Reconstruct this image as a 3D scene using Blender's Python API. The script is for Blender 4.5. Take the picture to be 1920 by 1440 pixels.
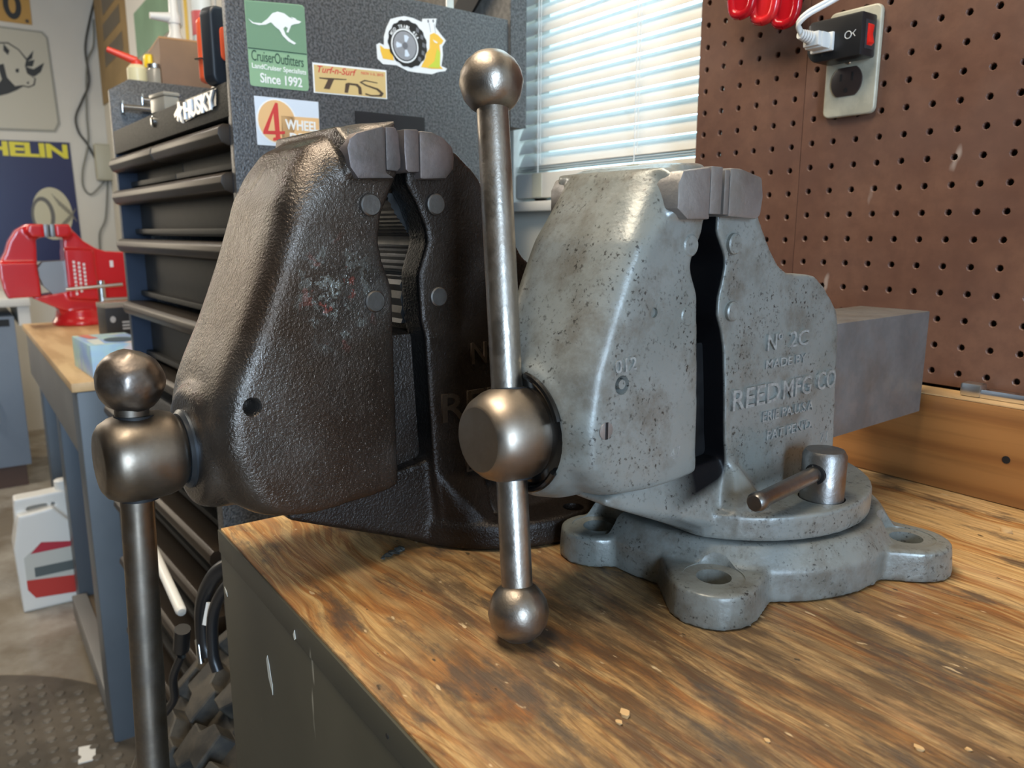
import bpy, bmesh, math, random
from mathutils import Vector, Matrix
R = math.radians
random.seed(7)
scn = bpy.context.scene
for o in list(bpy.data.objects): bpy.data.objects.remove(o, do_unlink=True)
COL = scn.collection

# ---------------------------------------------------------------- camera
# world: X along the pegboard wall, Y into that wall (pegboard face at y=0), Z up, bench top at z=0
cd = bpy.data.cameras.new('camera'); cam = bpy.data.objects.new('camera', cd); COL.objects.link(cam)
cam.matrix_world = Matrix(((.5832, -.1571, .7970, .6498), (.8123, .1112, -.5725, -.7773), (.0013, .9813, .1925, .2389), (0, 0, 0, 1)))
cd.sensor_width = 36; cd.sensor_fit = 'HORIZONTAL'; cd.lens = 1450.14 / 1920 * 36
cd.clip_start = .01; cd.clip_end = 60
cd.dof.use_dof = True; cd.dof.focus_distance = .52; cd.dof.aperture_fstop = 12.5
scn.camera = cam

# ---------------------------------------------------------------- light and exposure
w = bpy.data.worlds.new('sky'); scn.world = w; w.use_nodes = True
bg = w.node_tree.nodes['Background']; bg.inputs[0].default_value = (.55, .84, 1, 1); bg.inputs[1].default_value = 5
scn.view_settings.view_transform = 'Standard'; scn.view_settings.look = 'None'
scn.view_settings.exposure = .12; scn.view_settings.gamma = 1; scn.view_settings.use_curve_mapping = False

def area(name, loc, target, sx, sy, power, col):
    l = bpy.data.lights.new(name, 'AREA'); l.shape = 'RECTANGLE'; l.size = sx; l.size_y = sy; l.energy = power; l.color = col
    o = bpy.data.objects.new(name, l); COL.objects.link(o); o.location = loc
    o.rotation_euler = (Vector(target) - Vector(loc)).to_track_quat('-Z', 'Y').to_euler()
    return o
# side door in the right-hand wall, behind the camera: cool daylight
area('right_door_daylight', (3.19, -1.35, .3), (.3, -.8, .15), .8, 2.0, 185, (.57, .77, 1))
# added warm area light, out of frame on the left, to brighten left-facing rims
area('left_warm_fill', (-4.42, -1.6, .8), (-.3, -.8, .2), 1.1, 1.0, 26, (1, .86, .66))
# fluorescent shop light under the ceiling, over the bench
area('shop_light_over_bench', (.0, -.8, 1.6), (.1, -.62, 0), 1.25, .5, 33, (1, .87, .68))
area('left_wall_fill', (-2.6, -1.5, 1.58), (-2.6, -1.2, 0), 1.25, .16, 30, (1, .93, .82))  # added fill that gives the left walls light, no known lamp

# ---------------------------------------------------------------- helpers
class G:
    """collects shapes into one mesh"""
    def __init__(s): s.v = []; s.f = []; s.m = []
    def add(s, vs, fs, mi=0):
        b = len(s.v); s.v += [tuple(v) for v in vs]; s.f += [tuple(i + b for i in f) for f in fs]; s.m += [mi] * len(fs); return s
    def box(s, x0, x1, y0, y1, z0, z1, mi=0):
        return s.add([(x0, y0, z0), (x1, y0, z0), (x1, y1, z0), (x0, y1, z0), (x0, y0, z1), (x1, y0, z1), (x1, y1, z1), (x0, y1, z1)],
                     [(3, 2, 1, 0), (4, 5, 6, 7), (0, 1, 5, 4), (1, 2, 6, 5), (2, 3, 7, 6), (3, 0, 4, 7)], mi)
    def obox(s, c, ex, ey, ez, hx, hy, hz, mi=0):
        c, ex, ey, ez = Vector(c), Vector(ex).normalized(), Vector(ey).normalized(), Vector(ez).normalized()
        vs = [c + ex * a * hx + ey * b * hy + ez * d * hz for d in (-1, 1) for a, b in ((-1, -1), (1, -1), (1, 1), (-1, 1))]
        return s.add(vs, [(3, 2, 1, 0), (4, 5, 6, 7), (0, 1, 5, 4), (1, 2, 6, 5), (2, 3, 7, 6), (3, 0, 4, 7)], mi)
    def prism(s, poly, put, t0, t1, mi=0):
        """poly: (a,b) points; put(a,b,t) -> xyz; t0/t1 numbers or functions of (a,b)"""
        n = len(poly); f0 = t0 if callable(t0) else (lambda a, b: t0); f1 = t1 if callable(t1) else (lambda a, b: t1)
        vs = [put(a, b, f0(a, b)) for a, b in poly] + [put(a, b, f1(a, b)) for a, b in poly]
        fs = [tuple(range(n))[::-1], tuple(range(n, 2 * n))] + [(i, (i + 1) % n, (i + 1) % n + n, i + n) for i in range(n)]
        return s.add(vs, fs, mi)
    def loft(s, slices, mi=0):
        n = len(slices[0]); vs = [p for sl in slices for p in sl]; fs = [tuple(range(n))[::-1], tuple(range((len(slices) - 1) * n, len(slices) * n))]
        for k in range(len(slices) - 1): fs += [(k * n + i, k * n + (i + 1) % n, (k + 1) * n + (i + 1) % n, (k + 1) * n + i) for i in range(n)]
        return s.add(vs, fs, mi)
    def lathe(s, prof, o=(0, 0, 0), d=(0, 0, 1), n=32, mi=0):
        """prof: (radius, height along d)"""
        o = Vector(o); d = Vector(d).normalized(); a = d.orthogonal().normalized(); b = d.cross(a)
        vs = []; fs = []
        for r, h in prof:
            for k in range(n):
                t = 2 * math.pi * k / n; vs.append(o + d * h + (a * math.cos(t) + b * math.sin(t)) * max(r, 1e-5))
        for i in range(len(prof) - 1):
            for k in range(n): fs.append((i * n + k, i * n + (k + 1) % n, (i + 1) * n + (k + 1) % n, (i + 1) * n + k))
        fs.append(tuple(range(n))[::-1]); fs.append(tuple(range((len(prof) - 1) * n, len(prof) * n)))
        return s.add(vs, fs, mi)
    def cyl(s, p0, p1, r, n=24, r1=None, mi=0):
        p0, p1 = Vector(p0), Vector(p1); return s.lathe([(r, 0), (r if r1 is None else r1, (p1 - p0).length)], p0, p1 - p0, n, mi)
    def ball(s, c, r, n=32, d=(0, 0, 1), mi=0, sc=1):
        return s.lathe([(r * math.sin(math.pi * i / (n // 2)), -r * sc * math.cos(math.pi * i / (n // 2))) for i in range(n // 2 + 1)], c, d, n, mi)
    def tube(s, path, r, n=10, mi=0):
        P = [Vector(p) for p in path]; vs = []; fs = []; prev = None
        for i, p in enumerate(P):
            t = ((P[min(i + 1, len(P) - 1)] - P[max(i - 1, 0)])).normalized()
            a = t.orthogonal().normalized() if prev is None else (prev - t * prev.dot(t)).normalized()
            prev = a; b = t.cross(a); rr = r[i] if isinstance(r, (list, tuple)) else r
            for k in range(n): q = 2 * math.pi * k / n; vs.append(p + (a * math.cos(q) + b * math.sin(q)) * rr)
        for i in range(len(P) - 1):
            for k in range(n): fs.append((i * n + k, i * n + (k + 1) % n, (i + 1) * n + (k + 1) % n, (i + 1) * n + k))
        fs.append(tuple(range(n))[::-1]); fs.append(tuple(range((len(P) - 1) * n, len(P) * n)))
        return s.add(vs, fs, mi)
    def hull(s, pts, mi=0):
        bm = bmesh.new()
        for p in pts: bm.verts.new(p)
        res = bmesh.ops.convex_hull(bm, input=bm.verts)
        bmesh.ops.delete(bm, geom=[g for g in res['geom_interior'] if isinstance(g, bmesh.types.BMVert)], context='VERTS')
        bm.verts.index_update()
        s.add([v.co.copy() for v in bm.verts], [[v.index for v in f.verts] for f in bm.faces], mi); bm.free(); return s

def crowned(prof, w0, w1, pull0, pull1, n=10, r=.35):
    """slices of a side profile across the width; near each side (fraction r of the half width) points move by their pull"""
    out = []
    for k in range(n + 1):
        q = -math.cos(math.pi * k / n); t = max(0, (abs(q) - (1 - r)) / r); e = 1 - math.sqrt(max(0, 1 - t * t)); w = w0 + (w1 - w0) * (q + 1) / 2
        pl = pull0 if q < 0 else pull1
        out.append([(w, u + pl(u, z)[0] * e, z + pl(u, z)[1] * e) for u, z in prof])
    return out
def spline(pts, per=6):
    out = []; P = [Vector(p) for p in pts]
    for i in range(len(P) - 1):
        p0, p1, p2, p3 = P[max(i - 1, 0)], P[i], P[i + 1], P[min(i + 2, len(P) - 1)]
        for k in range(per):
            t = k / per
            out.append(.5 * ((2 * p1) + (p2 - p0) * t + (2 * p0 - 5 * p1 + 4 * p2 - p3) * t * t + (3 * p1 - p0 - 3 * p2 + p3) * t ** 3))
    out.append(P[-1]); return out

def mesh_of(g, mats, bevel=0, seg=2, ang=40, smooth=True, name='m'):
    me = bpy.data.meshes.new(name); me.from_pydata(g.v, [], g.f)
    for m in mats: me.materials.append(m)
    for p, i in zip(me.polygons, g.m): p.material_index = i
    bm = bmesh.new(); bm.from_mesh(me)
    bmesh.ops.recalc_face_normals(bm, faces=bm.faces)
    if bevel:
        es = [e for e in bm.edges if len(e.link_faces) == 2 and e.calc_face_angle(0) > R(30)]
        bmesh.ops.bevel(bm, geom=es, offset=bevel, segments=seg, profile=.6, affect='EDGES', clamp_overlap=True)
    bm.to_mesh(me); bm.free()
    if smooth:
        me.shade_smooth(); me.set_sharp_from_angle(angle=R(ang))
    return me

def obj(name, g, mat, parent=None, bevel=0, seg=2, ang=40, smooth=True, loc=None, rz=0):
    mats = mat if isinstance(mat, (list, tuple)) else [mat]
    me = g if isinstance(g, bpy.types.Mesh) else mesh_of(g, mats, bevel, seg, ang, smooth, name)
    if isinstance(g, bpy.types.Mesh) and not len(me.materials):
        for m in mats: me.materials.append(m)
    o = bpy.data.objects.new(name, me); COL.objects.link(o); o.parent = parent
    if loc: o.location = loc
    if rz: o.rotation_euler = (0, 0, rz)
    return o

def empty(name, loc, rz=0):
    o = bpy.data.objects.new(name, None); COL.objects.link(o); o.location = loc; o.rotation_euler = (0, 0, rz); o.empty_display_size = .05; return o
def tag(o, label=None, cat=None, group=None, kind=None):
    for k, v in (('label', label), ('category', cat), ('group', group), ('kind', kind)):
        if v: o[k] = v
    return o
def thing(name, label, cat, loc, rz=0, group=None): return tag(empty(name, loc, rz), label, cat, group)

def evaluated(o):
    bpy.context.view_layer.update()
    dg = bpy.context.evaluated_depsgraph_get()
    return bpy.data.meshes.new_from_object(o.evaluated_get(dg))

def cast(name, solids, mat, parent, voxel=.002, it=14, cuts=None, fac=.5):
    """cast iron: overlapping solids fused (voxel union), edges and inner corners rounded, then holes cut"""
    me = mesh_of(solids, [mat], name=name); o = bpy.data.objects.new(name, me); COL.objects.link(o)
    m = o.modifiers.new('r', 'REMESH'); m.mode = 'VOXEL'; m.voxel_size = voxel; m.use_smooth_shade = True
    m = o.modifiers.new('s', 'SMOOTH'); m.iterations = it; m.factor = fac
    co = None
    if cuts:
        co = bpy.data.objects.new('c', mesh_of(cuts, [mat], smooth=False)); COL.objects.link(co)
        m = o.modifiers.new('b', 'BOOLEAN'); m.operation = 'DIFFERENCE'; m.object = co; m.solver = 'FAST'
    ne = evaluated(o); ne.name = name
    ne.materials.clear(); ne.materials.append(mat); ne.shade_smooth()
    if cuts: ne.set_sharp_from_angle(angle=R(42))
    bpy.data.objects.remove(o)
    if co: bpy.data.objects.remove(co)
    return obj(name, ne, mat, parent)

def text_mesh(body, w, h, depth=.0005, bold=0, bevel=0, shear=0, spacing=1):
    """lettering with its lower left corner at 0,0, fitted to w x h, extruded along +z"""
    cu = bpy.data.curves.new('t', 'FONT'); cu.body = body; cu.size = 1; cu.extrude = .05; cu.offset = bold; cu.resolution_u = 3; cu.shear = shear; cu.space_character = spacing
    o = bpy.data.objects.new('t', cu); COL.objects.link(o); me = evaluated(o); bpy.data.objects.remove(o)
    xs = [v.co.x for v in me.vertices]; ys = [v.co.y for v in me.vertices]
    x0, x1, y0, y1 = min(xs), max(xs), min(ys), max(ys)
    for v in me.vertices:
        v.co = ((v.co.x - x0) / (x1 - x0) * w, (v.co.y - y0) / (y1 - y0) * h, (v.co.z + .05) / .1 * depth)
    if bevel:
        bm = bmesh.new(); bm.from_mesh(me); bmesh.ops.remove_doubles(bm, verts=bm.verts, dist=1e-6)
        top = [e for e in bm.edges if len(e.link_faces) == 2 and abs(e.verts[0].co.z - depth) < 1e-6 and abs(e.verts[1].co.z - depth) < 1e-6 and e.calc_face_angle(0) > R(40)]
        bmesh.ops.bevel(bm, geom=top, offset=bevel, segments=2, affect='EDGES', clamp_overlap=True); bm.to_mesh(me); bm.free()
        me.shade_smooth(); me.set_sharp_from_angle(angle=R(50))
    return me
FACE_X = Matrix(((0, 0, 1, 0), (1, 0, 0, 0), (0, 1, 0, 0), (0, 0, 0, 1)))      # text reads along +Y, up Z, faces +X
FACE_NY = Matrix(((1, 0, 0, 0), (0, 0, -1, 0), (0, 1, 0, 0), (0, 0, 0, 1)))    # text reads along +X, up Z, faces -Y
FACE_Z = Matrix.Identity(4)
def lettering(name, body, face, pos, w, h, mat, parent, depth=.0005, bold=0, bevel=0, rot=0, shear=0, label=None, spacing=1):
    me = text_mesh(body, w, h, depth, bold, bevel, shear, spacing); me.materials.clear(); me.materials.append(mat)
    me.transform(Matrix.Translation(pos) @ face @ Matrix.Rotation(rot, 4, 'Z'))
    o = obj(name, me, mat, parent)
    if label: o['label'] = label
    return o
def flat(name, poly, face, off, t, mat, parent, n0=0):
    """printed shape: polygon in the face's own plane, a hair thick"""
    g = G(); put = lambda a, b, c: face @ Vector((a, b, c))
    g.prism(poly, put, n0 + off, n0 + off + t); return obj(name, g, mat, parent, smooth=False)
def ring(cx, cy, rx, ry, n=28, a0=0, a1=360): return [(cx + rx * math.cos(R(a0 + (a1 - a0) * k / n)), cy + ry * math.sin(R(a0 + (a1 - a0) * k / n))) for k in range(n if a1 - a0 == 360 else n + 1)]
def rrect(x0, x1, y0, y1, r, n=5):
    out = []
    for cx, cy, a in ((x1 - r, y1 - r, 0), (x0 + r, y1 - r, 90), (x0 + r, y0 + r, 180), (x1 - r, y0 + r, 270)):
        out += [(cx + r * math.cos(R(a + 90 * k / n)), cy + r * math.sin(R(a + 90 * k / n))) for k in range(n + 1)]
    return out

# ---------------------------------------------------------------- materials
MATS = {}
class Mt:
    def __init__(s, name, base=(.5, .5, .5), rough=.5, metal=0, spec=.5, coat=0):
        s.m = bpy.data.materials.new(name); s.m.use_nodes = True; s.t = s.m.node_tree; s.b = s.t.nodes['Principled BSDF']
        s.b.inputs['Base Color'].default_value = (*base, 1); s.b.inputs['Roughness'].default_value = rough; s.b.inputs['Metallic'].default_value = metal
        s.b.inputs['Specular IOR Level'].default_value = spec; s.b.inputs['Coat Weight'].default_value = coat
        s._co = None; MATS[name] = s.m
    def n(s, t, **k):
        nd = s.t.nodes.new(t)
        for a, v in k.items():
            if a.startswith('i_'): nd.inputs[a[2:].replace('_', ' ')].default_value = v
            else: setattr(nd, a, v)
        return nd
    def l(s, a, b): s.t.links.new(a, b); return b
    def co(s, sc=(1, 1, 1), rot=(0, 0, 0), loc=(0, 0, 0)):
        if s._co is None: s._co = s.n('ShaderNodeTexCoord')
        mp = s.n('ShaderNodeMapping'); mp.inputs['Scale'].default_value = sc; mp.inputs['Rotation'].default_value = rot; mp.inputs['Location'].default_value = loc
        s.l(s._co.outputs['Object'], mp.inputs[0]); return mp.outputs[0]
    def noise(s, scale, detail=4, rough=.55, co=None, dist=0, lo=.4, hi=.6):
        nz = s.n('ShaderNodeTexNoise'); nz.inputs['Scale'].default_value = scale; nz.inputs['Detail'].default_value = detail; nz.inputs['Roughness'].default_value = rough; nz.inputs['Distortion'].default_value = dist
        s.l(co if co is not None else s.co(), nz.inputs['Vector'])
        if lo is None: return nz.outputs[0]
        mr = s.n('ShaderNodeMapRange'); mr.inputs[1].default_value = lo; mr.inputs[2].default_value = hi; s.l(nz.outputs[0], mr.inputs[0]); return mr.outputs[0]
    def ramp(s, fac, stops):
        r = s.n('ShaderNodeValToRGB'); e = r.color_ramp.elements
        while len(e) < len(stops): e.new(.5)
        for x, (p, c) in zip(e, stops): x.position = p; x.color = (*c, 1)
        s.l(fac, r.inputs[0]); return r.outputs[0]
    def mix(s, fac, a, b, mode='MIX'):
        m = s.n('ShaderNodeMix'); m.data_type = 'RGBA'; m.blend_type = mode
        for i, v in ((0, fac), (6, a), (7, b)):
            if isinstance(v, (int, float)): m.inputs[i].default_value = v
            elif isinstance(v, tuple): m.inputs[i].default_value = (*v, 1)
            else: s.l(v, m.inputs[i])
        return m.outputs[2]
    def math(s, op, a, b=0, clamp=False):
        m = s.n('ShaderNodeMath', operation=op); m.use_clamp = clamp
        for i, v in ((0, a), (1, b)):
            if isinstance(v, (int, float)): m.inputs[i].default_value = v
            else: s.l(v, m.inputs[i])
        return m.outputs[0]
    def col(s, c): s.l(c, s.b.inputs['Base Color']); return s
    def rough(s, f, lo, hi):
        mr = s.n('ShaderNodeMapRange'); mr.inputs[3].default_value = lo; mr.inputs[4].default_value = hi; s.l(f, mr.inputs[0]); s.l(mr.outputs[0], s.b.inputs['Roughness']); return s
    def bump(s, h, strength=.3, dist=.001):
        b = s.n('ShaderNodeBump'); b.inputs['Strength'].default_value = strength; b.inputs['Distance'].default_value = dist; s.l(h, b.inputs['Height'])
        if s.b.inputs['Normal'].is_linked: s.l(s.b.inputs['Normal'].links[0].from_socket, b.inputs['Normal'])
        s.l(b.outputs[0], s.b.inputs['Normal']); return s

def plain(name, base, rough=.5, metal=0, spec=.5, coat=0, var=0, scale=30):
    k = Mt(name, base, rough, metal, spec, coat)
    if var:
        c2 = tuple(x * (1 - var) for x in base); k.col(k.mix(k.noise(scale), base, c2))
    return k.m

# grey enamel on cast iron, rubbed and speckled
k = Mt('grey enamel', (.2, .21, .19), .34, .15, .6)
wear = k.noise(24, 6, .72, lo=.47, hi=.64); speck = k.noise(400, 3, .6, lo=.57, hi=.66); sp2 = k.noise(45, 4, .6, lo=.42, hi=.6)
c = k.mix(k.noise(9, 3), (.185, .195, .178), (.235, .245, .228)); c = k.mix(k.math('MULTIPLY', wear, .62), c, (.105, .085, .06))
c = k.mix(k.math('MULTIPLY', k.math('MULTIPLY', speck, sp2), .9), c, (.02, .017, .014)); k.col(c)
k.rough(k.noise(14, 4), .28, .42); k.bump(k.noise(330, 3, .6, lo=None), .25, .0006); k.bump(k.noise(60, 3, .5, lo=None), .3, .0012)
GREY = k.m
# the same enamel with the shade of the jaw gap painted black over the machined front of the fixed jaw (local x across, y along the slide)
LETT = plain('rubbed grey lettering', (.33, .34, .325), .32, .15, .6, var=.35, scale=300)
GREYF = GREY.copy(); GREYF.name = 'grey enamel with gap shade'
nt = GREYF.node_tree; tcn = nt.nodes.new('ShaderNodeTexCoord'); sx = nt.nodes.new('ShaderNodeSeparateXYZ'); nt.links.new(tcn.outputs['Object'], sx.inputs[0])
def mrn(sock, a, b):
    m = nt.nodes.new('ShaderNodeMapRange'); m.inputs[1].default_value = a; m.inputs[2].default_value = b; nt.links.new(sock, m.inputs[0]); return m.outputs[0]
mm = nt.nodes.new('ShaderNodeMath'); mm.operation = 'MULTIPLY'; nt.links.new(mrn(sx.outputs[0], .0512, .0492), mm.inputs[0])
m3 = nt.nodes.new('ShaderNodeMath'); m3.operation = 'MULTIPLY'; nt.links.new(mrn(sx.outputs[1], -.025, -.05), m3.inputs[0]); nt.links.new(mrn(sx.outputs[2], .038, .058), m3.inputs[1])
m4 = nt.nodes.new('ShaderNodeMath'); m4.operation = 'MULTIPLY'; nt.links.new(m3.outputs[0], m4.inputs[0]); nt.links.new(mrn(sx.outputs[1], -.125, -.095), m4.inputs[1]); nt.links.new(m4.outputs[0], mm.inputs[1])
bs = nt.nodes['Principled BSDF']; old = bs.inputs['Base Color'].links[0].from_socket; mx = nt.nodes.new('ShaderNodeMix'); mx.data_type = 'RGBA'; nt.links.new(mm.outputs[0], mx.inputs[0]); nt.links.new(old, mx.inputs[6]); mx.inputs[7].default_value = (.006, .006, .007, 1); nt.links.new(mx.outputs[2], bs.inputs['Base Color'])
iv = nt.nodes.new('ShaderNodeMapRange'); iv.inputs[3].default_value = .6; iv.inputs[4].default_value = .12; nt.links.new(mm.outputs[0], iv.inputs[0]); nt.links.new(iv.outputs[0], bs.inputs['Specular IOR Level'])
# oily dark cast iron
def iron(name, a, b, c_, metal, r0, r1, bs, flecks=False):
    k = Mt(name, a, .4, metal); c = k.mix(k.noise(18, 5, .6), a, b); c = k.mix(k.math('MULTIPLY', k.noise(8, 4, .6, lo=.42, hi=.62), .75), c, c_)
    if flecks:      # remains of grey and red paint in the middle of the jaw side
        vm = k.n('ShaderNodeVectorMath', operation='DISTANCE'); k.l(k.co((.6, 1, .8)), vm.inputs[0]); vm.inputs[1].default_value = (.033, -.172, .158)
        mr = k.n('ShaderNodeMapRange'); mr.inputs[1].default_value = .034; mr.inputs[2].default_value = .008; k.l(vm.outputs['Value'], mr.inputs[0])
        c = k.mix(k.math('MULTIPLY', k.math('MULTIPLY', mr.outputs[0], k.noise(110, 4, .6, lo=.54, hi=.58)), .85), c, (.26, .27, .25)); c = k.mix(k.math('MULTIPLY', k.math('MULTIPLY', mr.outputs[0], k.noise(70, 4, .6, k.co(loc=(1, 2, 3)), lo=.6, hi=.63)), .6), c, (.3, .06, .04))
    k.col(c); k.rough(k.noise(20, 5), r0, r1); k.bump(k.noise(520, 3, .65, lo=None), bs * .6, .0012); k.bump(k.noise(120, 4, .6, lo=None), .3, .001); return k.m
IRON = iron('oily brown cast iron', (.04, .029, .022), (.022, .015, .011), (.014, .01, .008), .4, .24, .38, 1.0)
IRONM = iron('worn dark cast iron', (.132, .119, .107), (.084, .073, .064), (.065, .042, .028), .82, .21, .34, 1.0, True)
k = None
IRONF = IRON.copy(); IRONF.name = 'oily brown cast iron with gap shade'; nt = IRONF.node_tree  # front of the dark fixed jaw painted black, as shade in the gap
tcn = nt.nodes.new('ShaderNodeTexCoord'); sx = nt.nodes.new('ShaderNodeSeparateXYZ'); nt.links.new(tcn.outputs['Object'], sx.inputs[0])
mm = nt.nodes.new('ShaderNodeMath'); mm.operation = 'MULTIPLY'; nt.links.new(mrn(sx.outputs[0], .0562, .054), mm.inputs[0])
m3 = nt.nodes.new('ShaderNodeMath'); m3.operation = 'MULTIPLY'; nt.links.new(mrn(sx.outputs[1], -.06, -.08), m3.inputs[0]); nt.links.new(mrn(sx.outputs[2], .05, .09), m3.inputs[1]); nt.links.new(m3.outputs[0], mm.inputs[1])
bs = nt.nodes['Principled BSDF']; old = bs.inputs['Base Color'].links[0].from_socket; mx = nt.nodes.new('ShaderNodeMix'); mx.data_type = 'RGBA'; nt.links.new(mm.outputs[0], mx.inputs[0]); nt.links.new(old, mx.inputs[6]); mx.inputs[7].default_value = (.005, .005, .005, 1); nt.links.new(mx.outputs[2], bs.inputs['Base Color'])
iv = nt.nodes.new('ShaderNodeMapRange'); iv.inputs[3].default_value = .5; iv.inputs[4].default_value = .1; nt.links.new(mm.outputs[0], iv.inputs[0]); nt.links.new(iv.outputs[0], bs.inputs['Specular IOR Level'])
k = Mt('rubbed dark iron', (.14, .12, .1), .34, .85)
c = k.mix(k.noise(25, 5, .6), (.13, .11, .092), (.2, .175, .15)); k.col(c); k.rough(k.noise(45, 5), .26, .42); k.bump(k.noise(130, 4, .6, lo=None), .4, .0012)
IRON2 = k.m
# bright worn steel
def steel(name, a, b, r0, r1, bump=.15, bs=200, brown=.0, metal=1):
    k = Mt(name, a, .3, metal); c = k.mix(k.noise(30, 5, .6), a, b)
    if brown: c = k.mix(k.math('MULTIPLY', k.noise(12, 5, .65, lo=.48, hi=.66), brown), c, (.16, .105, .06))
    k.col(c); k.rough(k.noise(60, 4), r0, r1); k.bump(k.noise(bs, 3, .6, lo=None), bump, .0006); return k.m
STEEL = steel('polished handle steel', (.44, .405, .365), (.32, .29, .255), .33, .45, .3, 300, .4)
HEADST = steel('satin spindle steel', (.34, .29, .24), (.26, .22, .18), .36, .46, .08, 120, .3)
JAWST = steel('ground jaw steel', (.36, .345, .335), (.26, .245, .23), .42, .58, .6, 160, .3, .75)
JAWDK = steel('worn dark jaw steel', (.23, .195, .19), (.15, .13, .12), .42, .58, .7, 120, .3, .75)
BALLDK = steel('hammered dark steel', (.22, .185, .16), (.13, .112, .1), .32, .46, .9, 75, .3)
HEADDK = steel('rubbed dark steel', (.26, .22, .18), (.17, .145, .12), .36, .48, .25, 60, .35)
PIN = steel('dark pin steel', (.22, .21, .2), (.15, .14, .13), .38, .52, .3)
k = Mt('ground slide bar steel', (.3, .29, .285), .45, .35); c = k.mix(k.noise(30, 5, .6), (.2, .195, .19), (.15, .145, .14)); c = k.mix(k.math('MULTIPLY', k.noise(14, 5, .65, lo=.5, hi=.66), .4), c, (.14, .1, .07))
sy = k.n('ShaderNodeSeparateXYZ'); k.l(k.co(), sy.inputs[0]); mr = k.n('ShaderNodeMapRange'); mr.inputs[1].default_value = -.03; mr.inputs[2].default_value = -.05; k.l(sy.outputs[1], mr.inputs[0]); c = k.mix(mr.outputs[0], c, (.008, .008, .009)); k.col(c); k.rough(k.noise(60, 4), .4, .55)  # bar coloured black where it crosses the jaw gap, as shade there
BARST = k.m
CHROME = plain('chrome', (.75, .75, .74), .14, 1)
SILVER = plain('satin silver', (.62, .62, .6), .3, 1)
BLACK = plain('black', (.006, .006, .007), .6)
GREASE = plain('black grease', (.004, .004, .004), .18, 0, .7)
BOLTST = steel('lock bolt steel', (.34, .32, .3), (.25, .24, .23), .3, .45, .4, 260, .2)
# worn plywood worktop: fir grain along X, rubbed-in oil stains
k = Mt('worn plywood', (.5, .3, .13), .5)
wrp = k.noise(1, 3, .5, k.co((3.2, 7, 3)), lo=None); vadd = k.n('ShaderNodeVectorMath', operation='ADD'); cmb = k.n('ShaderNodeCombineXYZ'); k.l(k.math('MULTIPLY', wrp, 1.6), cmb.inputs[1]); k.l(k.co((1.5, 15, 6)), vadd.inputs[0]); k.l(cmb.outputs[0], vadd.inputs[1])
g1 = k.n('ShaderNodeTexNoise'); g1.inputs['Scale'].default_value = 1.7; g1.inputs['Detail'].default_value = 5; g1.inputs['Roughness'].default_value = .62; g1.inputs['Distortion'].default_value = 1.1; k.l(vadd.outputs[0], g1.inputs['Vector'])
c = k.ramp(g1.outputs[0], [(.3, (.76, .52, .25)), (.47, (.70, .45, .19)), (.53, (.50, .235, .07)), (.575, (.37, .135, .033)), (.595, (.62, .37, .14)), (.8, (.76, .53, .26))])
wv = k.n('ShaderNodeTexWave', wave_type='BANDS', bands_direction='Y', wave_profile='SAW'); wv.inputs['Scale'].default_value = 2.2; wv.inputs['Distortion'].default_value = 11; wv.inputs['Detail'].default_value = 4; wv.inputs['Detail Scale'].default_value = .7; k.l(vadd.outputs[0], wv.inputs['Vector'])
ln = k.n('ShaderNodeMapRange'); ln.inputs[1].default_value = .86; ln.inputs[2].default_value = .95; k.l(wv.outputs[0], ln.inputs[0]); c = k.mix(k.math('MULTIPLY', ln.outputs[0], .55), c, (.3, .12, .035))
fine = k.noise(1, 5, .65, k.co((14, 330, 60)), lo=.43, hi=.6); c = k.mix(k.math('MULTIPLY', fine, .5), c, (.22, .105, .036)); fin2 = k.noise(1, 4, .7, k.co((30, 700, 60), loc=(4, 4, 4)), lo=.45, hi=.62); c = k.mix(k.math('MULTIPLY', fin2, .22), c, (.12, .06, .025))
pale = k.noise(1, 3, .5, k.co((5, 26, 6)), lo=.52, hi=.66); c = k.mix(k.math('MULTIPLY', pale, .4), c, (.66, .47, .25))
def blob(x, y, r0, r1, sx=1):
    vm = k.n('ShaderNodeVectorMath', operation='DISTANCE'); mp = k.co((1 / sx, 1, 1)); k.l(mp, vm.inputs[0]); vm.inputs[1].default_value = (x / sx, y, 0)
    nz = k.noise(9, 5, .65, lo=.25, hi=.75); d = k.math('ADD', vm.outputs['Value'], k.math('MULTIPLY', k.math('SUBTRACT', nz, .5), .16))
    mr = k.n('ShaderNodeMapRange'); mr.inputs[1].default_value = r1; mr.inputs[2].default_value = r0; k.l(d, mr.inputs[0]); return mr.outputs[0]
st = k.math('MAXIMUM', blob(.46, -.46, .09, .25, 1.7), blob(.25, -.5, .0, .13, 1.2)); st = k.math('MAXIMUM', st, k.math('MULTIPLY', blob(.62, -.38, .02, .16, 1.6), .8))
brk = k.noise(1, 6, .72, k.co((16, 70, 20)), lo=.34, hi=.56); st = k.math('MULTIPLY', st, k.math('ADD', k.math('MULTIPLY', brk, .8), .2), True)
c = k.mix(k.math('MULTIPLY', st, .88), c, (.075, .044, .024))
sm = k.math('MULTIPLY', k.noise(1, 7, .68, k.co((10, 24, 10), loc=(3, 1, 0)), lo=.53, hi=.62), .78); c = k.mix(sm, c, (.065, .052, .042))
spk = k.noise(1, 2, .5, k.co((60, 150, 40)), lo=.7, hi=.74); c = k.mix(k.math('MULTIPLY', spk, .7), c, (.72, .55, .33))
dk = k.noise(1, 2, .5, k.co((90, 160, 40), loc=(5, 2, 1)), lo=.71, hi=.75); c = k.mix(k.math('MULTIPLY', dk, .8), c, (.03, .02, .012))
k.col(c); k.rough(k.noise(12, 4), .42, .6); k.bump(fine, .25, .0008); k.bump(k.noise(40, 5, .6, lo=None), .2, .001)
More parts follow.
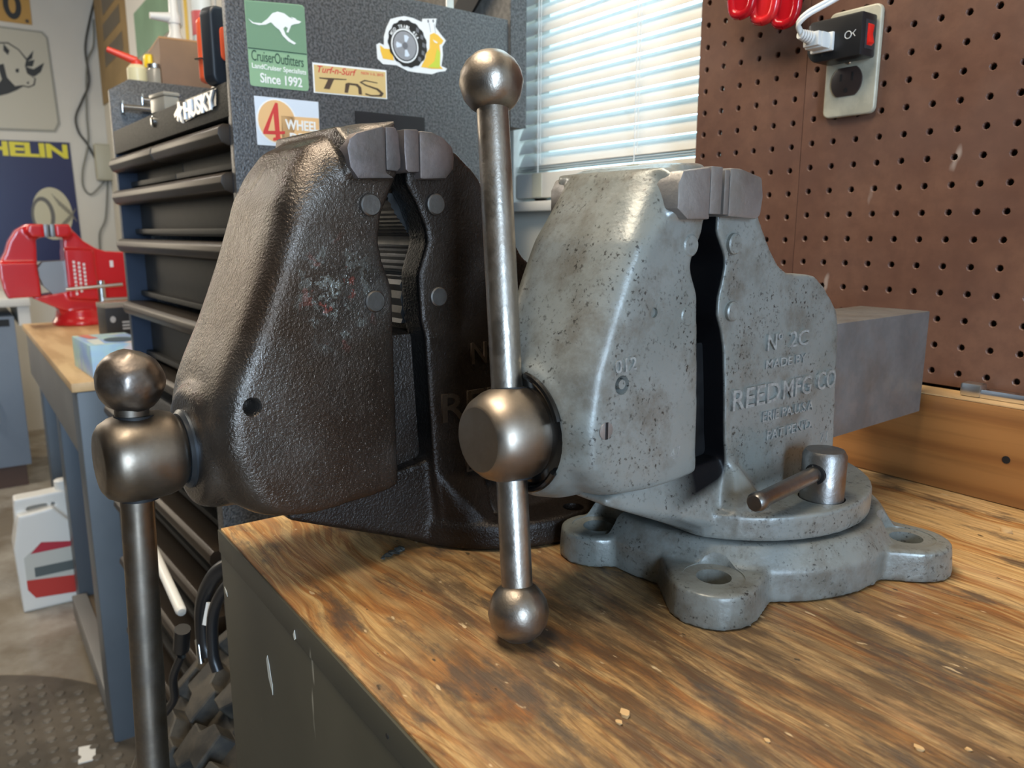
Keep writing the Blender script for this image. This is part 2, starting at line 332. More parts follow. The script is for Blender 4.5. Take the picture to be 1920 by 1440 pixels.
PLY = k.m
k = Mt('olive bench paint', (.05, .048, .033), .5)
c = k.mix(k.noise(5, 4), (.048, .046, .032), (.06, .057, .04)); sc = k.noise(1, 3, .5, k.co((60, 60, 9)), lo=.71, hi=.74); c = k.mix(k.math('MULTIPLY', sc, .7), c, (.3, .29, .24)); k.col(c)
k.bump(k.noise(1, 5, .6, k.co((6, 6, 130)), lo=None), .12, .001)
OLIVE = k.m
k = Mt('pine board', (.3, .13, .045), .42)
wv = k.n('ShaderNodeTexWave', wave_type='BANDS', bands_direction='Z'); wv.inputs['Scale'].default_value = 3.5; wv.inputs['Distortion'].default_value = 9; wv.inputs['Detail'].default_value = 3; wv.inputs['Detail Scale'].default_value = .5; k.l(k.co((.35, 3, 3)), wv.inputs['Vector'])
c = k.ramp(wv.outputs[0], [(0, (.35, .165, .055)), (.75, (.32, .145, .046)), (1, (.27, .115, .036))]); c = k.mix(k.math('MULTIPLY', k.noise(1, 5, .65, k.co((3, 20, 75)), lo=.46, hi=.64), .5), c, (.17, .075, .025)); k.col(c)
PINE = k.m
PINE_TOP = plain('raw pine edge', (.62, .4, .19), .55, var=.25, scale=25)
k = Mt('brown hardboard', (.14, .065, .042), .42, 0, .4)
c = k.mix(k.noise(7, 5, .65), (.12, .059, .041), (.165, .084, .055)); c = k.mix(k.math('MULTIPLY', k.noise(60, 4, .7), .35), c, (.09, .045, .032))
c = k.mix(k.math('MULTIPLY', k.noise(1, 3, .5, k.co((30, 30, 11), rot=(0, .5, 0)), lo=.71, hi=.76), .55), c, (.42, .36, .32)); k.col(c); k.rough(k.noise(11, 4), .36, .55)
HARD = k.m
# black hammered toolbox paint
k = Mt('black hammered paint', (.03, .031, .034), .36, 0, .6); k.col(k.mix(k.noise(330, 2, .5), (.022, .022, .024), (.085, .085, .087))); k.bump(k.noise(420, 2, .5, lo=None), .8, .001)
HAMMER = k.m
DRAWER = plain('dark drawer paint', (.024, .021, .016), .55, 0, .4, var=.2, scale=60)
PULL = plain('bronze drawer pull', (.03, .021, .014), .4, .15, .25)
NAVY = plain('dark blue drawer edge', (.012, .022, .045), .4)
PLASTW = plain('white plastic', (.72, .71, .67), .4)
PLASTB = plain('black plastic', (.012, .012, .013), .35)
BLINDM = None
k = Mt('white blind slat', (.75, .73, .7), .45); tr = k.n('ShaderNodeBsdfTranslucent'); tr.inputs[0].default_value = (.8, .82, .8, 1); ms = k.n('ShaderNodeMixShader'); ms.inputs[0].default_value = .16
k.l(k.b.outputs[0], ms.inputs[1]); k.l(tr.outputs[0], ms.inputs[2]); k.l(ms.outputs[0], k.t.nodes['Material Output'].inputs[0]); BLINDM = k.m
GLASS = Mt('window glass', (1, 1, 1), .0); GLASS.b.inputs['Transmission Weight'].default_value = 1; GLASS.b.inputs['IOR'].default_value = 1.02; GLASS = GLASS.m
WALLW = plain('white wall paint', (.66, .63, .55), .6, var=.06, scale=3)
WALLL = plain('cream wall paint', (.66, .63, .56), .55, var=.06, scale=2)
CEIL = plain('bare wood ceiling', (.3, .22, .14), .7, var=.3, scale=3)
WALLD = plain('dark unseen wall', (.13, .11, .09), .6, var=.5, scale=2)  # unseen walls, like the ceiling, coloured dark to cut bounced light
k = Mt('worn concrete', (.3, .26, .2), .4); c = k.mix(k.noise(2.2, 6, .6), (.2, .165, .12), (.42, .39, .34)); c = k.mix(k.math('MULTIPLY', k.noise(9, 5, .6, lo=.5, hi=.65), .5), c, (.15, .11, .07)); k.col(c); k.rough(k.noise(3, 4), .22, .55); CONC = k.m
BLUEG = plain('blue grey bench paint', (.085, .102, .12), .42, var=.15, scale=4)
APRON = plain('taupe apron paint', (.2, .19, .175), .5, var=.1, scale=5)
k = Mt('pale plywood', (.55, .38, .2), .5); k.col(k.mix(k.noise(1, 4, .6, k.co((3, 20, 5))), (.62, .43, .22), (.47, .3, .14))); PALEPLY = k.m
RED = plain('red vise enamel', (.62, .018, .022), .22, 0, .6, .3)
REDT = Mt('translucent red plastic', (.6, .01, .02), .12); REDT.b.inputs['Transmission Weight'].default_value = .35; REDT = REDT.m
GREYM = plain('machined grey', (.23, .23, .23), .4, .6)
k = Mt('tyre rubber', (.03, .027, .022), .7); k.col(k.mix(k.noise(40, 4), (.022, .02, .017), (.055, .046, .034))); RUBBER = k.m
def flatc(name, c, r=.4): return plain(name, c, r)

# ================================================================= THE SETTING
FL = -.88; XW = -4.45; XR = 3.2; YB = .03; YF = -4.5; ZC = 1.68
def struct(name, g, m, **k): return tag(obj(name, g, m, **k), kind='structure')
struct('floor', G().box(XW - .1, XR + 2, YF - 2, YB + .1, FL - .05, FL), CONC)
struct('ceiling', G().box(XW - .1, XR + .1, YF - .1, YB + .1, ZC, ZC + .05), CEIL)
struct('wall_left', G().box(XW - .1, XW, YF - .1, YB + .1, FL, ZC), WALLL)
WX0, WX1, WZ0, WZ1 = -.47, -.022, .285, 1.25          # window opening
g = G(); g.box(XW, WX0, YB, YB + .12, FL, ZC); g.box(WX1, XR, YB, YB + .12, FL, ZC); g.box(WX0, WX1, YB, YB + .12, FL, WZ0); g.box(WX0, WX1, YB, YB + .12, WZ1, ZC)
struct('wall_back', g, WALLW)
g = G(); g.box(XR, XR + .1, YF, YB, FL, ZC)
struct('wall_right', g, WALLD)
g = G(); g.box(XW, XR, YF - .1, YF, FL, ZC)
struct('wall_front', g, WALLD)

# window: frame, pane, sill
win = tag(empty('window_1', (WX0, YB, WZ0)), kind='structure')
def wloc(g): g.v = [(x - WX0, y - YB, z - WZ0) for x, y, z in g.v]; return g
g = G(); fy0, fy1 = .075, .115
g.box(WX0, WX0 + .04, fy0, fy1, WZ0, WZ1); g.box(WX1 - .04, WX1, fy0, fy1, WZ0, WZ1); g.box(WX0, WX1, fy0, fy1, WZ0, WZ0 + .045); g.box(WX0, WX1, fy0, fy1, WZ1 - .04, WZ1)
obj('window_frame', wloc(g), PLASTW, win, bevel=.003)
obj('pane', wloc(G().box(WX0 + .03, WX1 - .03, .093, .097, WZ0 + .03, WZ1 - .03)), GLASS, win)
obj('window_sill', wloc(G().box(WX0, WX1 - .005, .0085, .08, WZ0 - .012, WZ0 + .004)), PLASTW, win, bevel=.003)

# venetian blind
bl = thing('venetian_blind', 'white venetian blind with nearly closed slats in the window beside the pegboard', 'blind', (-.24, .045, .0))
BX0, BX1 = -.225, .2095
sl = []
def slat_mesh():
    g = G(); n = 6; wd = .0265; t = .0006; tilt = R(63); top = []; bot = []
    for i in range(n + 1):
        s = i / n - .5; crown = .0016 * (1 - 4 * s * s)
        y, z = s * wd, crown
        # upper edge leans to the glass
        yy = y * math.cos(tilt) - z * math.sin(tilt); zz = y * math.sin(tilt) + z * math.cos(tilt)
        top.append((yy, zz)); bot.append((yy + t * math.sin(tilt), zz - t * math.cos(tilt)))
    pts = top + bot[::-1]; g.prism(pts, lambda a, b, t: (t, a, b), BX0, BX1); return mesh_of(g, [BLINDM], ang=60)
sm_ = slat_mesh(); z = .358; k_ = 0
while z < .9:
    o = obj('slat', sm_, BLINDM, bl, loc=(0, 0, z)); o.rotation_euler = (R(random.uniform(-3, 3)), 0, 0); z += .0232
for zz in (.347, .3435, .340): obj('slat', G().box(BX0, BX1, -.012, .0125, zz, zz + .0008), BLINDM, bl)
obj('bottom_rail', G().box(BX0, BX1, -.013, .0125, .2955, .336), PLASTW, bl, bevel=.003)
for x in (-.165, .06):
    g = G().cyl((x, -.0125, .31), (x, -.0125, .95), .0009, 8); g.cyl((x + .006, -.0125, .35), (x + .006, -.0125, .95), .0007, 6); obj('ladder_cord', g, PLASTW, bl)
    obj('cord_tape', G().box(x - .012, x + .012, -.0142, -.0132, .297, .335), plain('cord tape', (.55, .54, .44), .5), bl)

# workbench
wb = thing('workbench', 'olive painted plywood workbench with a stained bare wood top under the two vises', 'workbench', (.8, -.3, FL))
def off(g, o): g.v = [(x - o[0], y - o[1], z - o[2]) for x, y, z in g.v]; return g
WBO = (.8, -.3, FL)
def wpart(name, g, m, mat0=False, **k):
    o = obj(name, g, m, None, **k); o.parent = wb; o.matrix_parent_inverse = Matrix.Translation(WBO).inverted(); return o
BF = -.6225
wpart('worktop', G().box(.022, 2.0, BF + .0012, .0, -.019, 0), PLY, bevel=.0012)
wpart('edge_band', G().box(.0205, 2.0, BF - .0008, BF + .0011, -.0205, -.0012), OLIVE, bevel=.0006)
wpart('front_panel', G().box(.021, 2.0, BF + .0002, BF + .018, FL + .01, -.0212), OLIVE, bevel=.001)
wpart('end_panel', G().box(.021, .04, BF + .019, -.01, -.2, -.02), OLIVE)
for x in (.06, 1.9): wpart('leg', G().box(x, x + .089, -.12, -.03, FL, -.02), OLIVE, bevel=.002)
wpart('leg', G().box(.0415, .13, BF + .02, BF + .108, FL, -.02), OLIVE, bevel=.002)
wpart('leg', G().box(1.9, 1.989, BF + .02, BF + .108, FL, -.02), OLIVE, bevel=.002)
bb = wpart('backboard', G().box(.03, 2.0, -.038, -.0005, .0005, .0885), PINE, bevel=.002)
wpart('backboard_top', G().box(.0305, 2.0, -.0375, -.001, .0886, .0896), PINE_TOP)
# chipped paint and screw heads on the front panel
CHIP = plain('bare filler', (.55, .53, .46), .6)
def chip(pts, y): return wpart('paint_chip', G().prism(pts, lambda a, b, t: (a, y + t, b), 0, .0004), CHIP, smooth=False)
chip([(.128, -.066), (.131, -.062), (.134, -.068), (.137, -.079), (.139, -.081), (.138, -.09), (.133, -.083), (.130, -.079)], BF - .0001)
chip([(.193, -.017), (.1955, -.013), (.197, -.0185), (.1945, -.0205)], BF - .0012)
chip([(.026, -.05), (.032, -.052), (.033, -.056), (.027, -.054)], BF - .0001)
for x, zz in ((.327, -.013), (.375, -.014)): wpart('nail_hole', G().cyl((x, BF - .0011, zz), (x, BF - .0006, zz), .0015, 10), BLACK)
wpart('nail_hole', G().cyl((.37, -.0385, .042), (.37, -.0379, .042), .0034, 12), BLACK)
wpart('carriage_bolt', G().lathe([(.0095, 0), (.009, .003), (.006, .0055), (.001, .0065)], (.152, BF, -.255), (0, -1, 0), 20), BOLTST)

# pegboard: two hardboard panels, every hole cut
def pegboard(name, label, c0, c1, dz, xl, xr, r0=-5, r1=24):
    g = G(); P = .0254; rad = .0031; T = .006
    o0 = Vector((xl, 0, .0925))
    vid = {}
    def vert(x, y, z):
        key = (round(x, 5), round(y, 5), round(z, 5))
        if key not in vid: vid[key] = len(g.v); g.v.append((x - xl, y, z - .0925))
        return vid[key]
    def face(*v): g.f.append(tuple(v)); g.m.append(0)
    for c in range(c0, c1 + 1):
        for r in range(r0, r1 + 1):
            x, z = c * P, .2325 + r * P - dz
            X0 = xl if c == c0 else x - P / 2; X1 = xr if c == c1 else x + P / 2
            Z0 = .0925 if r == r0 else z - P / 2; Z1 = z + P / 2
            sq = [(X1, z), (X1, Z1), (x, Z1), (X0, Z1), (X0, z), (X0, Z0), (x, Z0), (X1, Z0)]
            ci = [(x + rad * math.cos(R(45 * k)), z + rad * math.sin(R(45 * k))) for k in range(8)]
            ca = [(x + (rad + .0007) * math.cos(R(45 * k)), z + (rad + .0007) * math.sin(R(45 * k))) for k in range(8)]
            for k in range(8):
                j = (k + 1) % 8
                A = vert(sq[k][0], 0, sq[k][1]); B = vert(sq[j][0], 0, sq[j][1]); A2 = vert(ca[k][0], 0, ca[k][1]); B2 = vert(ca[j][0], 0, ca[j][1])
                face(A, B, B2, A2)
                C_ = vert(ci[k][0], .0006, ci[k][1]); D_ = vert(ci[j][0], .0006, ci[j][1]); face(A2, B2, D_, C_)
                E_ = vert(ci[k][0], T, ci[k][1]); F_ = vert(ci[j][0], T, ci[j][1]); face(C_, D_, F_, E_)
    zt = .2325 + r1 * P - dz + P / 2
    b = len(g.v); g.v += [(0, 0, 0), (xr - xl, 0, 0), (xr - xl, 0, zt - .0925), (0, 0, zt - .0925), (0, T, 0), (xr - xl, T, 0), (xr - xl, T, zt - .0925), (0, T, zt - .0925)]
    for q in ((0, 1, 5, 4), (1, 2, 6, 5), (2, 3, 7, 6), (3, 0, 4, 7)): face(*[b + i for i in q])
    o = obj(name, g, HARD, None, smooth=False, loc=(xl, 0, .0925)); return tag(o, label, 'pegboard')
pegboard('pegboard_panel', 'narrow left strip of brown pegboard beside the window blind', -1, 4, .0018, -.037, .1140)
pegboard('pegboard_panel', 'large brown pegboard panel behind the grey vise carrying the power outlet', 5, 34, 0, .1146, .876)
struct('added_strip_2', G().box(-.0365, -.0225, .0065, .0295, .0925, .9), plain('added strip', (.1, .07, .045), .7))  # added strip closing the edge so no light gets behind the pegboard
struct('added_strip_1', G().box(-.03, .9, .0065, .0295, .08, .135), plain('dark added strip', (.03, .022, .016), .7))  # added strip, coloured near black, behind the gap under the pegboard

# ================================================================= GREY VISE
def uwz(u, z, w): return (w, u, z)
gv = thing('bench_vise', 'grey painted cast iron bench vise with a swivel base and raised lettering', 'vise', (.275, -.306, .0006), R(3))
pc = (-.005, .006)
# swivel base with four lugs
LUG = [(.0686, -.0989), (.1152, .0642), (-.0404, -.0945), (-.068, .112)]
s = G(); s.loft([[(max(-.062 + (.1195 - rr) * .5, pc[0] + .004 + rr * math.cos(R(a))), pc[1] + .009 + rr * math.sin(R(a)), zz) for a in range(0, 360, 5)] for rr, zz in ((.1195, 0), (.1195, .021), (.1095, .0365))])
cut = G()
for lw, lu in LUG:
    d = Vector((lw - pc[0], lu - pc[1], 0)).normalized(); p = Vector((-d.y, d.x, 0)); c0 = Vector((lw, lu, 0)) + d * .002
    pts = []
    for zz, rr in (((0, .0295), (.022, .0275)) if lw > 0 else ((0, .0272), (.022, .0258))):
        pts += [c0 + Vector((math.cos(R(a)), math.sin(R(a)), 0)) * rr + Vector((0, 0, zz)) for a in range(0, 360, 15)]
        pts += [c0 - d * .05 + p * t * (rr + (.016 if lw > 0 or t > 0 else -.006)) + Vector((0, 0, zz)) for t in (-1, 1)]
    s.hull(pts)
    cut.lathe([(.0112, .004), (.0112, .0213), (.0195, .0214), (.0195, .033), (.026, .05)], (lw, lu, 0), (0, 0, 1), 36)
cast('swivel_base', s, GREY, gv, .0016, 9, cut)
# turntable plate + fixed jaw body in one casting
stat = [(-.0902, .262), (-.0902, .2385), (-.0811, .2246), (-.0799, .2193), (-.0818, .21), (-.0856, .1979), (-.0856, .1875), (-.0806, .1776), (-.0768, .1652), (-.0735, .1386), (-.0706, .1054), (-.0654, .0756), (-.06, .064), (-.056, .045),
        (.0725, .045), (.071, .0776), (.0635, .168), (.0595, .1804), (.0495, .1905), (.0385, .2), (.0243, .2085), (.0045, .2105), (-.0097, .211), (-.0206, .216), (-.034, .2295), (-.0462, .2464), (-.056, .262)]
s = G(); s.prism(stat[::-1], uwz, -.0505, .0515)
s.prism([(max(-.0885, pc[1] + .1085 * math.sin(R(a))), pc[0] + .1085 * math.cos(R(a))) for a in range(0, 360, 4)], lambda u, w_, t: (w_, u, t), .0385, .0565)
s.hull([(.042, -.1725, .078), (-.042, -.1725, .078), (.042, -.1725, .083), (-.042, -.1725, .083), (.045, -.06, .039), (-.05, -.06, .039), (.045, -.0845, .0395), (-.048, -.085, .0395), (.046, -.07, .09), (-.046, -.07, .09), (.06, -.055, .04), (-.06, -.055, .04)])
s.hull([(.068, -.075, .04), (.068, -.075, .054), (.0515, -.062, .09), (.05, -.03, .06), (.085, -.045, .045), (.03, -.085, .045), (.03, -.07, .09)])
cut = G().cyl((.082, .002, .05), (.082, .002, .07), .0158, 28)
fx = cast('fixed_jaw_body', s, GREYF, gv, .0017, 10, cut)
# moving jaw
mov = [(-.0985, .0835), (-.101, .1421), (-.1048, .1887), (-.106, .2018), (-.1084, .2068), (-.1113, .2124), (-.1138, .2188), (-.1105, .227), (-.1075, .2315), (-.1035, .239), (-.1025, .262), (-.104, .279), (-.128, .2785), (-.1395, .272), (-.147, .2575), (-.1635, .2333), (-.1735, .2115), (-.1845, .1843), (-.194, .1593), (-.199, .1309), (-.197, .105), (-.19, .0925), (-.178, .084), (-.148, .0812), (-.1167, .0815)]
def pn(u, z):
    f = max(0, min(1, (-.126 - u) / .022)); t = max(0, min(1, (z - .232) / .04)); lo = max(0, min(1, (.11 - z) / .03)); return (f * (.015 + .008 * t), -f * t * .014 + lo * .006)
def pf(u, z):
    f = max(0, min(1, (-.105 - u) / .03)); t = max(0, min(1, (z - .232) / .04)); return (f * (.022 + .006 * t), -f * t * .006)
mov = [(u - (.003 if u < -.14 and z > .1 else 0), z) for u, z in mov]
s = G().loft(crowned(mov, -.0465, .0518, pf, pn, 18, .5)); s.hull([(w_, u_, z_) for u_ in (-.1365, -.104) for w_, z_ in ((-.046, .2475), (.0555, .2475), (.0555, .27), (.045, .2755), (-.046, .2755))])
s.lathe([(.046, -.15), (.046, -.185), (.041, -.2), (.037, -.2035)], (0, 0, .121), (0, 1, 0), 40) if False else s.lathe([(.047, .0), (.046, .03), (.042, .045), (.038, .0495)], (-.001, -.152, .121), (0, -1, 0), 40)
cut = G()
cut.cyl((.06, -.1715, .1534), (.03, -.1715, .1534), .0028, 14); cut.lathe([(.0062, 0), (.0025, .012)], (.0535, -.1715, .153), (-1, 0, 0), 18)
cut.cyl((.053, -.1463, .1927), (.05, -.1463, .1927), .003, 14)
mj = cast('moving_jaw_body', s, GREY, gv, .0018, 16, cut)
# slide bar
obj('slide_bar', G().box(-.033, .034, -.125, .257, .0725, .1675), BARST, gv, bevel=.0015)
# jaw blocks and inserts
def jaw(poly, name, mat, w, par, bv=.0022): return obj(name, G().prism(poly, uwz, -.049, w - .004), mat, par, bevel=bv, seg=2, ang=35)
jaw([(-.1385, .2515), (-.1385, .2655), (-.1345, .2725), (-.1095, .2757), (-.1095, .2485), (-.1085, .2458), (-.129, .2456)], 'jaw', JAWST, .0635, gv)
jaw([(-.1093, .249), (-.1093, .2762), (-.0985, .2762), (-.0985, .249)], 'jaw_insert', JAWST, .0632, gv, .0006)
jaw([(-.0962, .2488), (-.0962, .2748), (-.0915, .2748), (-.0915, .2488)], 'jaw_insert', JAWST, .0632, gv, .0006)
jaw([(-.0913, .2476), (-.0913, .2762), (-.0795, .2762), (-.0585, .2722), (-.056, .2605), (-.0578, .2485), (-.062, .2465)], 'jaw', JAWST, .0635, gv)
# pins, screw heads
LETD = steel('lit brown lettering', (.16, .12, .09), (.08, .06, .045), .26, .4, .4, 200, .3, .7)  # dark vise letters coloured lighter than their casting, as if lit
def pin(u, z, w0, w1, r, par, m, name='pin'): return obj(name, G().lathe([(r, 0), (r, w1 - w0 - .0008), (r - .0009, w1 - w0), (0, w1 - w0)], (w0, u, z), (1, 0, 0), 24), m, par, ang=30)
pin(-.1157, .2308, .046, .0527, .0066, gv, GREY); pin(-.1157, .1888, .046, .0525, .0063, gv, GREY); pin(-.0744, .2314, .047, .0545, .0066, gv, GREY); pin(-.0727, .189, .047, .0545, .0063, gv, GREY)
def slotted(u, z, w, r, par, m, ang):
    o = obj('set_screw', G().cyl((w - .004, u, z), (w, u, z), r, 20), m, par, bevel=.0004)
    d = (0, math.sin(ang), math.cos(ang)); e = (0, math.cos(ang), -math.sin(ang))
    obj('slot', G().obox((w, u, z), (1, 0, 0), d, e, .0004, r * .95, r * .17), BLACK, o)
slotted(-.1835, .1281, .0522, .0052, gv, JAWST, 0)
# raised lettering
for body, u0, u1, z0, h, dp in (('N\u00ba', -.0310, -.0135, .1595, .0112, .0016), ('2C', -.004, .0195, .1595, .0112, .0016), ('MADE BY', -.0306, .0195, .1468, .0062, .0010), ('REED', -.067, -.0125, .1228, .0138, .0018), ('MFG', -.0085, .0275, .1228, .0138, .0018), ('CO', .036, .0615, .1235, .0138, .0018), ('ERIE PA.U.S.A', -.0305, .0335, .1096, .0072, .0011), ("PAT PEN'D.", -.0240, .0350, .0955, .0072, .0011)):
    lettering('raised_lettering', body, FACE_X, (.0508, u0, z0), u1 - u0, h, LETT, gv, dp + .0008, .006)
lettering('raised_lettering', '71', FACE_X, (.0510, .049, .0815), .010, .0072, LETT, gv, .0008)
lettering('raised_lettering', '47', FACE_X, (.0512, -.1265, .1), .010, .0072, LETT, gv, .0007, rot=.1)
lettering('raised_lettering', '012', FACE_X, (.0500, -.178, .1602), .0175, .0078, LETT, gv, .0028, .01, rot=.05)
# screw collar, spindle head and sliding handle
AX = Vector((0, -.2110, .1205))
obj('collar', G().lathe([(.035, 0), (.0365, .004), (.0365, .008), (.033, .0105), (.02, .0105)], (0, -.192, .1205), (0, -1, 0), 40), GREASE, gv)
for a0 in (20, 150, 265):
    g = G().tube([(.0352 * math.cos(R(a0 + t)), -.2025 - .001, .1205 + .0352 * math.sin(R(a0 + t))) for t in range(0, 70, 7)], .0022, 8)
    obj('grease', g, GREASE, gv)
prof = [(.012, .03), (.022, .024), (.0262, .016), (.0288, .004), (.0288, -.004), (.0275, -.012), (.0245, -.019), (.0205, -.0238), (.0190, -.0246), (0, -.0246)]
g = G(); g.lathe(prof, AX, (0, 1, 0), 56)
hd = obj('spindle_head', g, HEADST, gv, ang=25)
B0 = Vector((.0212, -.2221, .0175)); T0 = Vector((-.0412, -.1935, .3262)); dd = (T0 - B0).normalized()
hb = obj('handle_bar', G().lathe([(.0093, .008), (.0094, .1), (.0097, .25), (.0097, (T0 - B0).length - .01)], B0, dd, 32), STEEL, gv)
obj('handle_ball', G().lathe([(.0002, -.0182), (.0075, -.0166), (.0128, -.0128), (.0166, -.0075), (.0182, 0), (.0172, .006), (.0145, .0112), (.0118, .0145), (.0098, .0158)], B0, dd, 40), STEEL, gv)
obj('handle_ball', G().lathe([(.0098, -.0165), (.0135, -.0138), (.0172, -.0088), (.0195, 0), (.0184, .0064), (.0153, .012), (.0105, .0164), (.005, .0188), (.0002, .0195)], T0, dd, 40), STEEL, gv)
hc = B0 + dd * ((AX.z - B0.z) / dd.z)
obj('handle_hole', G().lathe([(.0118, -.0272), (.0122, 0), (.0118, .0272)], AX + (hc - AX) * .4, dd, 28), BLACK, hd)
# swivel lock bolt and lever
obj('lock_bolt', G().lathe([(.0148, 0), (.0148, .0345), (.0128, .038), (0, .0385)], (.082, .002, .053), (0, 0, 1), 40), BOLTST, gv, ang=30)
P0, P1 = Vector((.0865, -.0865, .073)), Vector((.082, .012, .0775))
dl = (P1 - P0).normalized()
lv = obj('lock_lever', G().lathe([(.0052, 0), (.0058, .0008), (.0064, .002), (.0064, .006), (.0054, .009), (.0054, .094)], P0, dl, 24), BOLTST, gv)
obj('lever_end', G().lathe([(.0046, 0), (.0046, .0006)], P0 - dl * .0003, dl, 20), PIN, lv)
q = Vector((.0835, -.0125, .0763)); obj('lever_hole', G().cyl(q + Vector((0, .0, .0)), q + Vector((0, .02, .0009)), .0072, 20), BLACK, lv)

# ================================================================= DARK VISE
dv = thing('bench_vise', 'large oily dark brown cast iron bench vise overhanging the bench edge', 'vise', (.1, -.405, .0006), R(4))
dstat = [(-.117, .29), (-.117, .2708), (-.1091, .2586), (-.1011, .2409), (-.1, .2311), (-.1048, .2182), (-.1083, .2095), (-.108, .1964), (-.1066, .1743), (-.1038, .1652), (-.1019, .1282), (-.0997, .09), (-.0974, .0511), (-.0948, .03), (-.094, .008),
         (.088, .008), (.088, .17), (.082, .188), (.07, .2), (.05, .206), (.02, .207), (.0063, .2085), (-.0106, .2186), (-.0325, .247), (-.0571, .281), (-.075, .295)]
s = G(); s.prism(dstat[::-1], uwz, .03, .0565); s.prism([(u + (.012 if u < -.09 and .16 < z < .272 else 0), z) for u, z in dstat][::-1], uwz, -.055, .032)
s.lathe([(.1095, 0), (.1115, .0025), (.1115, .0185), (.109, .0215), (0, .0215)], (0, 0, 0), n=72)
s.hull([(.034, -.205, .0425), (-.034, -.205, .0425), (.034, -.205, .05), (-.034, -.205, .05), (.036, -.108, .0035), (-.036, -.108, .0035), (.05, -.09, .001), (-.05, -.09, .001), (.05, -.095, .07), (-.05, -.095, .07)])
s.hull([(.075, -.08, .003), (.075, -.08, .02), (.0565, -.095, .06), (.0565, -.05, .05), (.09, -.06, .01), (.03, -.107, .005), (.03, -.1, .06)])
s.hull([(.06, .03, .02), (.06, -.06, .02), (.075, .03, .02), (.075, -.05, .02), (.0565, .03, .04), (.0565, -.06, .04)])
cut = G().cyl((.0985, .0065, .012), (.0985, .0065, .04), .0085, 24)
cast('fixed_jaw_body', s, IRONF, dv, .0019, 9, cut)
dmov = [(-.128, .0575), (-.1292, .1074), (-.1295, .1674), (-.1297, .1765), (-.1296, .1996), (-.1325, .2081), (-.1387, .22), (-.1416, .2304), (-.1408, .2407), (-.1364, .252), (-.1298, .2633), (-.124, .276), (-.124, .312), (-.142, .3105), (-.159, .304), (-.175, .293), (-.188, .277), (-.197, .260), (-.203, .2398), (-.211, .2171), (-.2195, .1958), (-.2285, .1746), (-.2395, .1524), (-.2455, .138), (-.2495, .122), (-.2505, .1), (-.2485, .077), (-.2425, .0635), (-.2305, .0545), (-.2075, .0512), (-.1749, .0528), (-.1489, .0545)]
def pn(u, z):
    f = max(0, min(1, (-.135 - u) / .025)); t = max(0, min(1, (z - .24) / .05)); lo = max(0, min(1, (.12 - z) / .05)); return (f * (.015 + .008 * t + .006 * lo), -f * t * .02)
def pf(u, z):
    f = max(0, min(1, (-.135 - u) / .025)); t = max(0, min(1, (z - .24) / .05)); return (f * (.012 + .006 * t), -f * t * .008)
dmov = [(u - (.006 if .08 < z < .3 and u < -.16 else 0), z) for u, z in dmov]
s = G().loft(crowned(dmov, -.0555, .0567, pf, pn, 18, .5)); s.hull([(w_, u_, z_) for u_ in (-.164, -.127) for w_, z_ in ((-.05, .274), (.0605, .274), (.0605, .296), (.046, .306), (-.05, .306))])
s.lathe([(.045, 0), (.044, .024), (.041, .034), (.036, .037)], (0, -.222, .0975), (0, -1, 0), 40)
cut = G()
cut.lathe([(.0068, 0), (.0042, .004), (.0036, .02)], (.0575, -.2337, .131), (-1, 0, 0), 20)
dm = cast('moving_jaw_body', s, IRONM, dv, .002, 22, cut)
obj('slide_bar', G().box(-.038, .036, -.15, .19, .045, .165), IRON, dv, bevel=.003)
jaw([(-.1648, .291), (-.1628, .2965), (-.1575, .3005), (-.1395, .3058), (-.1365, .306), (-.1365, .277), (-.1295, .2735), (-.1575, .272), (-.163, .279)], 'jaw', JAWDK, .0675, dv, .003)
jaw([(-.1363, .2785), (-.1363, .306), (-.1285, .3062), (-.1262, .302), (-.1258, .293), (-.125, .286), (-.1252, .2805), (-.128, .278)], 'jaw_insert', JAWDK, .0672, dv, .0012)
jaw([(-.1215, .2795), (-.1222, .29), (-.1222, .3055), (-.1105, .3062), (-.1105, .2785), (-.119, .2778)], 'jaw_insert', JAWDK, .0672, dv, .0012)
jaw([(-.1103, .2735), (-.1103, .3058), (-.0985, .3055), (-.0905, .303), (-.0825, .297), (-.081, .29), (-.0815, .282), (-.088, .2746)], 'jaw', JAWDK, .0675, dv, .003)
# serrated pipe jaw set in the gap
rim = [(-.1175, .2655), (-.1101, .2517), (-.1026, .2419), (-.0982, .2341), (-.0991, .2263), (-.1048, .2118), (-.1064, .2039), (-.1067, .172)]
pj = [(-.094, .172), (-.094, .2655)]
sp = spline([(a, b, 0) for a, b in rim], 7)
for i, p in enumerate(sp): pj.append((p.x - (.0014 if (i % 2 and not 20 < i < 26) else 0), p.y))
obj('pipe_jaw', G().prism(pj[::-1], uwz, -.048, .03), steel('dark serrated steel', (.12, .12, .12), (.09, .09, .09), .35, .5), dv, smooth=False)
pin(-.1467, .256, .049, .0605, .0074, dv, PIN); pin(-.1451, .1921, .049, .0595, .0074, dv, PIN); pin(-.0949, .2575, .049, .0605, .0074, dv, PIN); pin(-.0931, .1926, .049, .0595, .0071, dv, PIN)
slotted(-.2425, .1035, .0465, .0056, dv, PIN, R(50))
for body, u0, u1, z0, h in (('N\u00ba', -.064, -.04, .14, .0165), ('4C', -.03, .01, .14, .0165), ('REED', -.0915, -.004, .0985, .0215), ('MFG', .006, .045, .0985, .0215), ('MADE BY', -.07, -.01, .075, .007), ('ERIE', -.07, -.035, .056, .011)):
    if body in ('4C',): continue
    lettering('raised_lettering', body, FACE_X, (.0555, u0, z0), u1 - u0, h, LETD, dv, .0030, .008)
